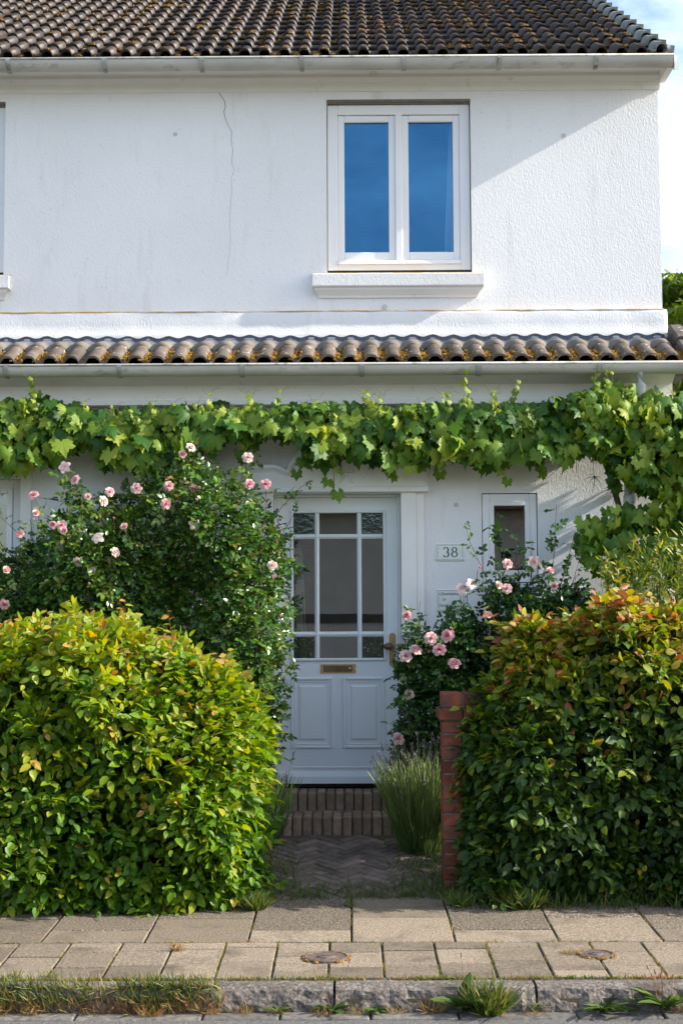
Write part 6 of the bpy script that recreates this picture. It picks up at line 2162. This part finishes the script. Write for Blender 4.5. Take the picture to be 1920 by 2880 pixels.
gd = 'dry reddish grass tufts in the road gutter'
for (x, n_, r_, h) in ((-1.66, 90, .05, .07), (-1.58, 80, .05, .08), (-1.42, 60, .04, .06), (-1.15, 60, .05, .05), (-0.98, 90, .05, .08), (-0.90, 70, .05, .08), (-0.62, 60, .04, .05), (-0.48, 50, .04, .06), (-0.33, 60, .05, .05), (-0.14, 60, .05, .045), (0.03, 50, .05, .045), (0.20, 50, .04, .05), (0.36, 90, .05, .09), (0.62, 80, .05, .06), (0.80, 40, .04, .04), (1.50, 90, .06, .07), (1.60, 80, .05, .06)):
    tuft('grass_tuft', 'dry reddish grass tuft rooted in the gutter stones below the kerb', 'grass tuft', (x, -3.655 + rng.uniform(-.02, .03), -0.128), n_, r_, h, 0.80, 0.6, gd, 0.6)
tuft('grass_tuft', 'orange dry tuft standing alone between the small slabs', 'grass tuft', (-0.850, -2.98, PZ(-2.98)), 70, 0.024, 0.055, 0.85, 0.5)
tuft('grass_tuft', 'orange dry tuft spreading beside the small iron cover', 'grass tuft', (1.075, -3.06, PZ(-3.06)), 120, 0.055, 0.045, 0.78, 0.7, None, 0.5)
tuft('grass_tuft', 'long green grass tuft under the shaded hedge on the pavement edge', 'grass tuft', (0.92, -2.12, PZ(-2.12)), 420, 0.10, 0.15, 0.32, 0.5, None, 0.5)
tuft('grass_tuft', 'green and straw tuft at the corner of the sunlit hedge and the path', 'grass tuft', (-0.53, -2.12, PZ(-2.12)), 260, 0.05, 0.13, 0.30, 0.5)
tuft('grass_tuft', 'thin grass tuft at the corner of the shaded hedge and the path', 'grass tuft', (0.59, -2.06, PZ(-2.06)), 220, 0.05, 0.11, 0.32, 0.5)
tuft('grass_tuft', 'straw tuft growing out of the slab joint in front of the sunlit hedge', 'grass tuft', (-1.04, -2.18, PZ(-2.18)), 160, 0.04, 0.08, 0.50, 0.6)
tuft('grass_tuft', 'tiny dark tuft in the slab joint before the garden path', 'grass tuft', (-0.01, -2.05, PZ(-2.05)), 90, 0.03, 0.05, 0.35, 0.6)
tuft('grass_tuft', 'pair of pale green sprouts behind the left kerb', 'grass tuft', (-1.55, -3.44, PZ(-3.44)), 60, 0.035, 0.055, 0.45, 0.6)
tuft('grass_tuft', 'small bright sprout behind the left kerb near the slab joint', 'grass tuft', (-1.385, -3.44, PZ(-3.44)), 60, 0.035, 0.05, 0.42, 0.6)

WEED = leaf_template([(0, 0.025), (0.25, 0.07), (0.5, 0.13), (0.75, 0.15), (0.92, 0.08), (1.0, 0.01)], 0.15, 0.45, 0.2, 0.01)
LANCE = leaf_template([(0, 0.02), (0.3, 0.055), (0.65, 0.075), (0.9, 0.04), (1.0, 0.004)], 0.15, 0.55, 0.3, 0.006)


def weed(label, root, n_, ln_, tpl, tint, up, stalks=0, group=None):
    o_ = tag(empty('weed', root), label, 'weed', group)
    P_, N_, T_, S_, TT_ = [], [], [], [], []
    for k in range(n_):
        a = 2.399 * k + rng.normal(0, .3)
        el = up * (0.8 + 1.2 * k / n_)
        d = norm(np.array([math.cos(a), math.sin(a) * 0.75 - 0.1, el]))
        P_.append(np.array(root) + np.array([0, 0, 0.004])); T_.append(d); N_.append(norm(np.array([0, 0, 1.0]) + rng.normal(0, .25, 3))); S_.append(ln_ * rng.uniform(0.55, 1.05)); TT_.append(np.clip(tint + rng.normal(0, .1), 0, .9))
    leaf_parts('leaf', [tpl], np.array(P_), np.array(N_), np.array(T_), np.array(S_), np.array(TT_), M['weed'], o_)
    sm = MB()
    for k in range(stalks):
        d = np.array([rng.normal(-0.2, .3), rng.normal(0, .2), 1.0])
        h = rng.uniform(0.14, 0.24)
        tip = np.array(root) + norm(d) * h
        sm.tube([root, tuple((np.array(root) + tip) / 2 + rng.normal(0, .008, 3)), tuple(tip)], [0.0016, 0.0013, 0.001], 4)
        sm.tube([tuple(tip), tuple(tip + norm(d) * 0.02)], [0.004, 0.0025], 6)
    if stalks:
        sm.build('stalk', M['shoot'], o_)
    return o_


weed('broad-leaved weed rosette against the middle of the granite kerb', (-0.09, -3.635, -0.128), 17, 0.11, WEED, 0.42, 0.55, 2)
weed('leafy bushy weed standing in front of the kerb below the slab joint', (0.50, -3.640, -0.128), 22, 0.15, WEED, 0.38, 0.9, 1)
tuft('grass_tuft', 'green grass tuft tangled with the leafy bushy weed at the kerb', 'grass tuft', (0.60, -3.64, -0.128), 420, 0.06, 0.17, 0.34, 0.45)
weed('star-shaped plantain rosette of narrow leaves at the kerb foot', (1.11, -3.650, -0.128), 40, 0.14, LANCE, 0.52, 0.6, 0)
weed('tall plantain clump with thin flower stalks leaning on the right kerb', (1.39, -3.635, -0.128), 46, 0.17, LANCE, 0.55, 1.0, 6)
weed('small sprawling weed between the kerb and gutter stones', (0.10, -3.640, -0.128), 14, 0.065, WEED, 0.45, 0.5, 0)
weed('little rosette at the kerb foot beside the shaggy grass', (-0.33, -3.640, -0.128), 9, 0.07, WEED, 0.50, 0.6, 0)
weed('lone pale sprout at the kerb foot between two rosettes', (0.80, -3.630, -0.128), 7, 0.09, LANCE, 0.72, 1.2, 0)

# ------------------------------------------------------------------ the house across the street (seen mirrored in the door glass)
op = tag(empty('opposite_house', (2.0, -27.0, 0)), 'pale house with brown roof across the street mirrored in the door glass', 'house')
w = wall_mb(-8.0, 12.0, 0, 4.6, 0, [(-5, -3.4, 1.0, 2.4), (6.5, 8.3, 1.0, 2.4)], 0.2)
w.v = [(-v[0] + 4.0, -27.0 - v[1], v[2]) for v in w.v]
w.box(-8.0, 12.0, -35.0, -27.2, 0, 4.6)
w.build('wall', M['opp_wall'], op, fix=False)
MB().profile_x([(-26.4, 4.4), (-26.4, 4.55), (-31.0, 6.4), (-35.6, 4.55), (-35.6, 4.4)], -8.4, 12.4).build('roof', M['opp_roof'], op)
for (a, b, c, d) in ((7.4, 9.0, 1.0, 2.4), (-4.3, -2.5, 1.0, 2.4)):
    f = MB()
    frame_rect(f, a, b, c, d, 0.08, -27.16, -27.08)
    wo = f.build('window', M['paint'], op)
    MB().box(a + 0.08, b - 0.08, -27.14, -27.12, c + 0.08, d - 0.08).build('pane', M['dark'], wo)
MB().box(-8.0, 12.0, -27.0, -26.94, 1.50, 1.72).build('string_course', M['board_dark'], op)
MB().box(-8.0, 12.0, -27.0, -26.96, 0.0, 0.55).build('plinth', M['dark'], op)
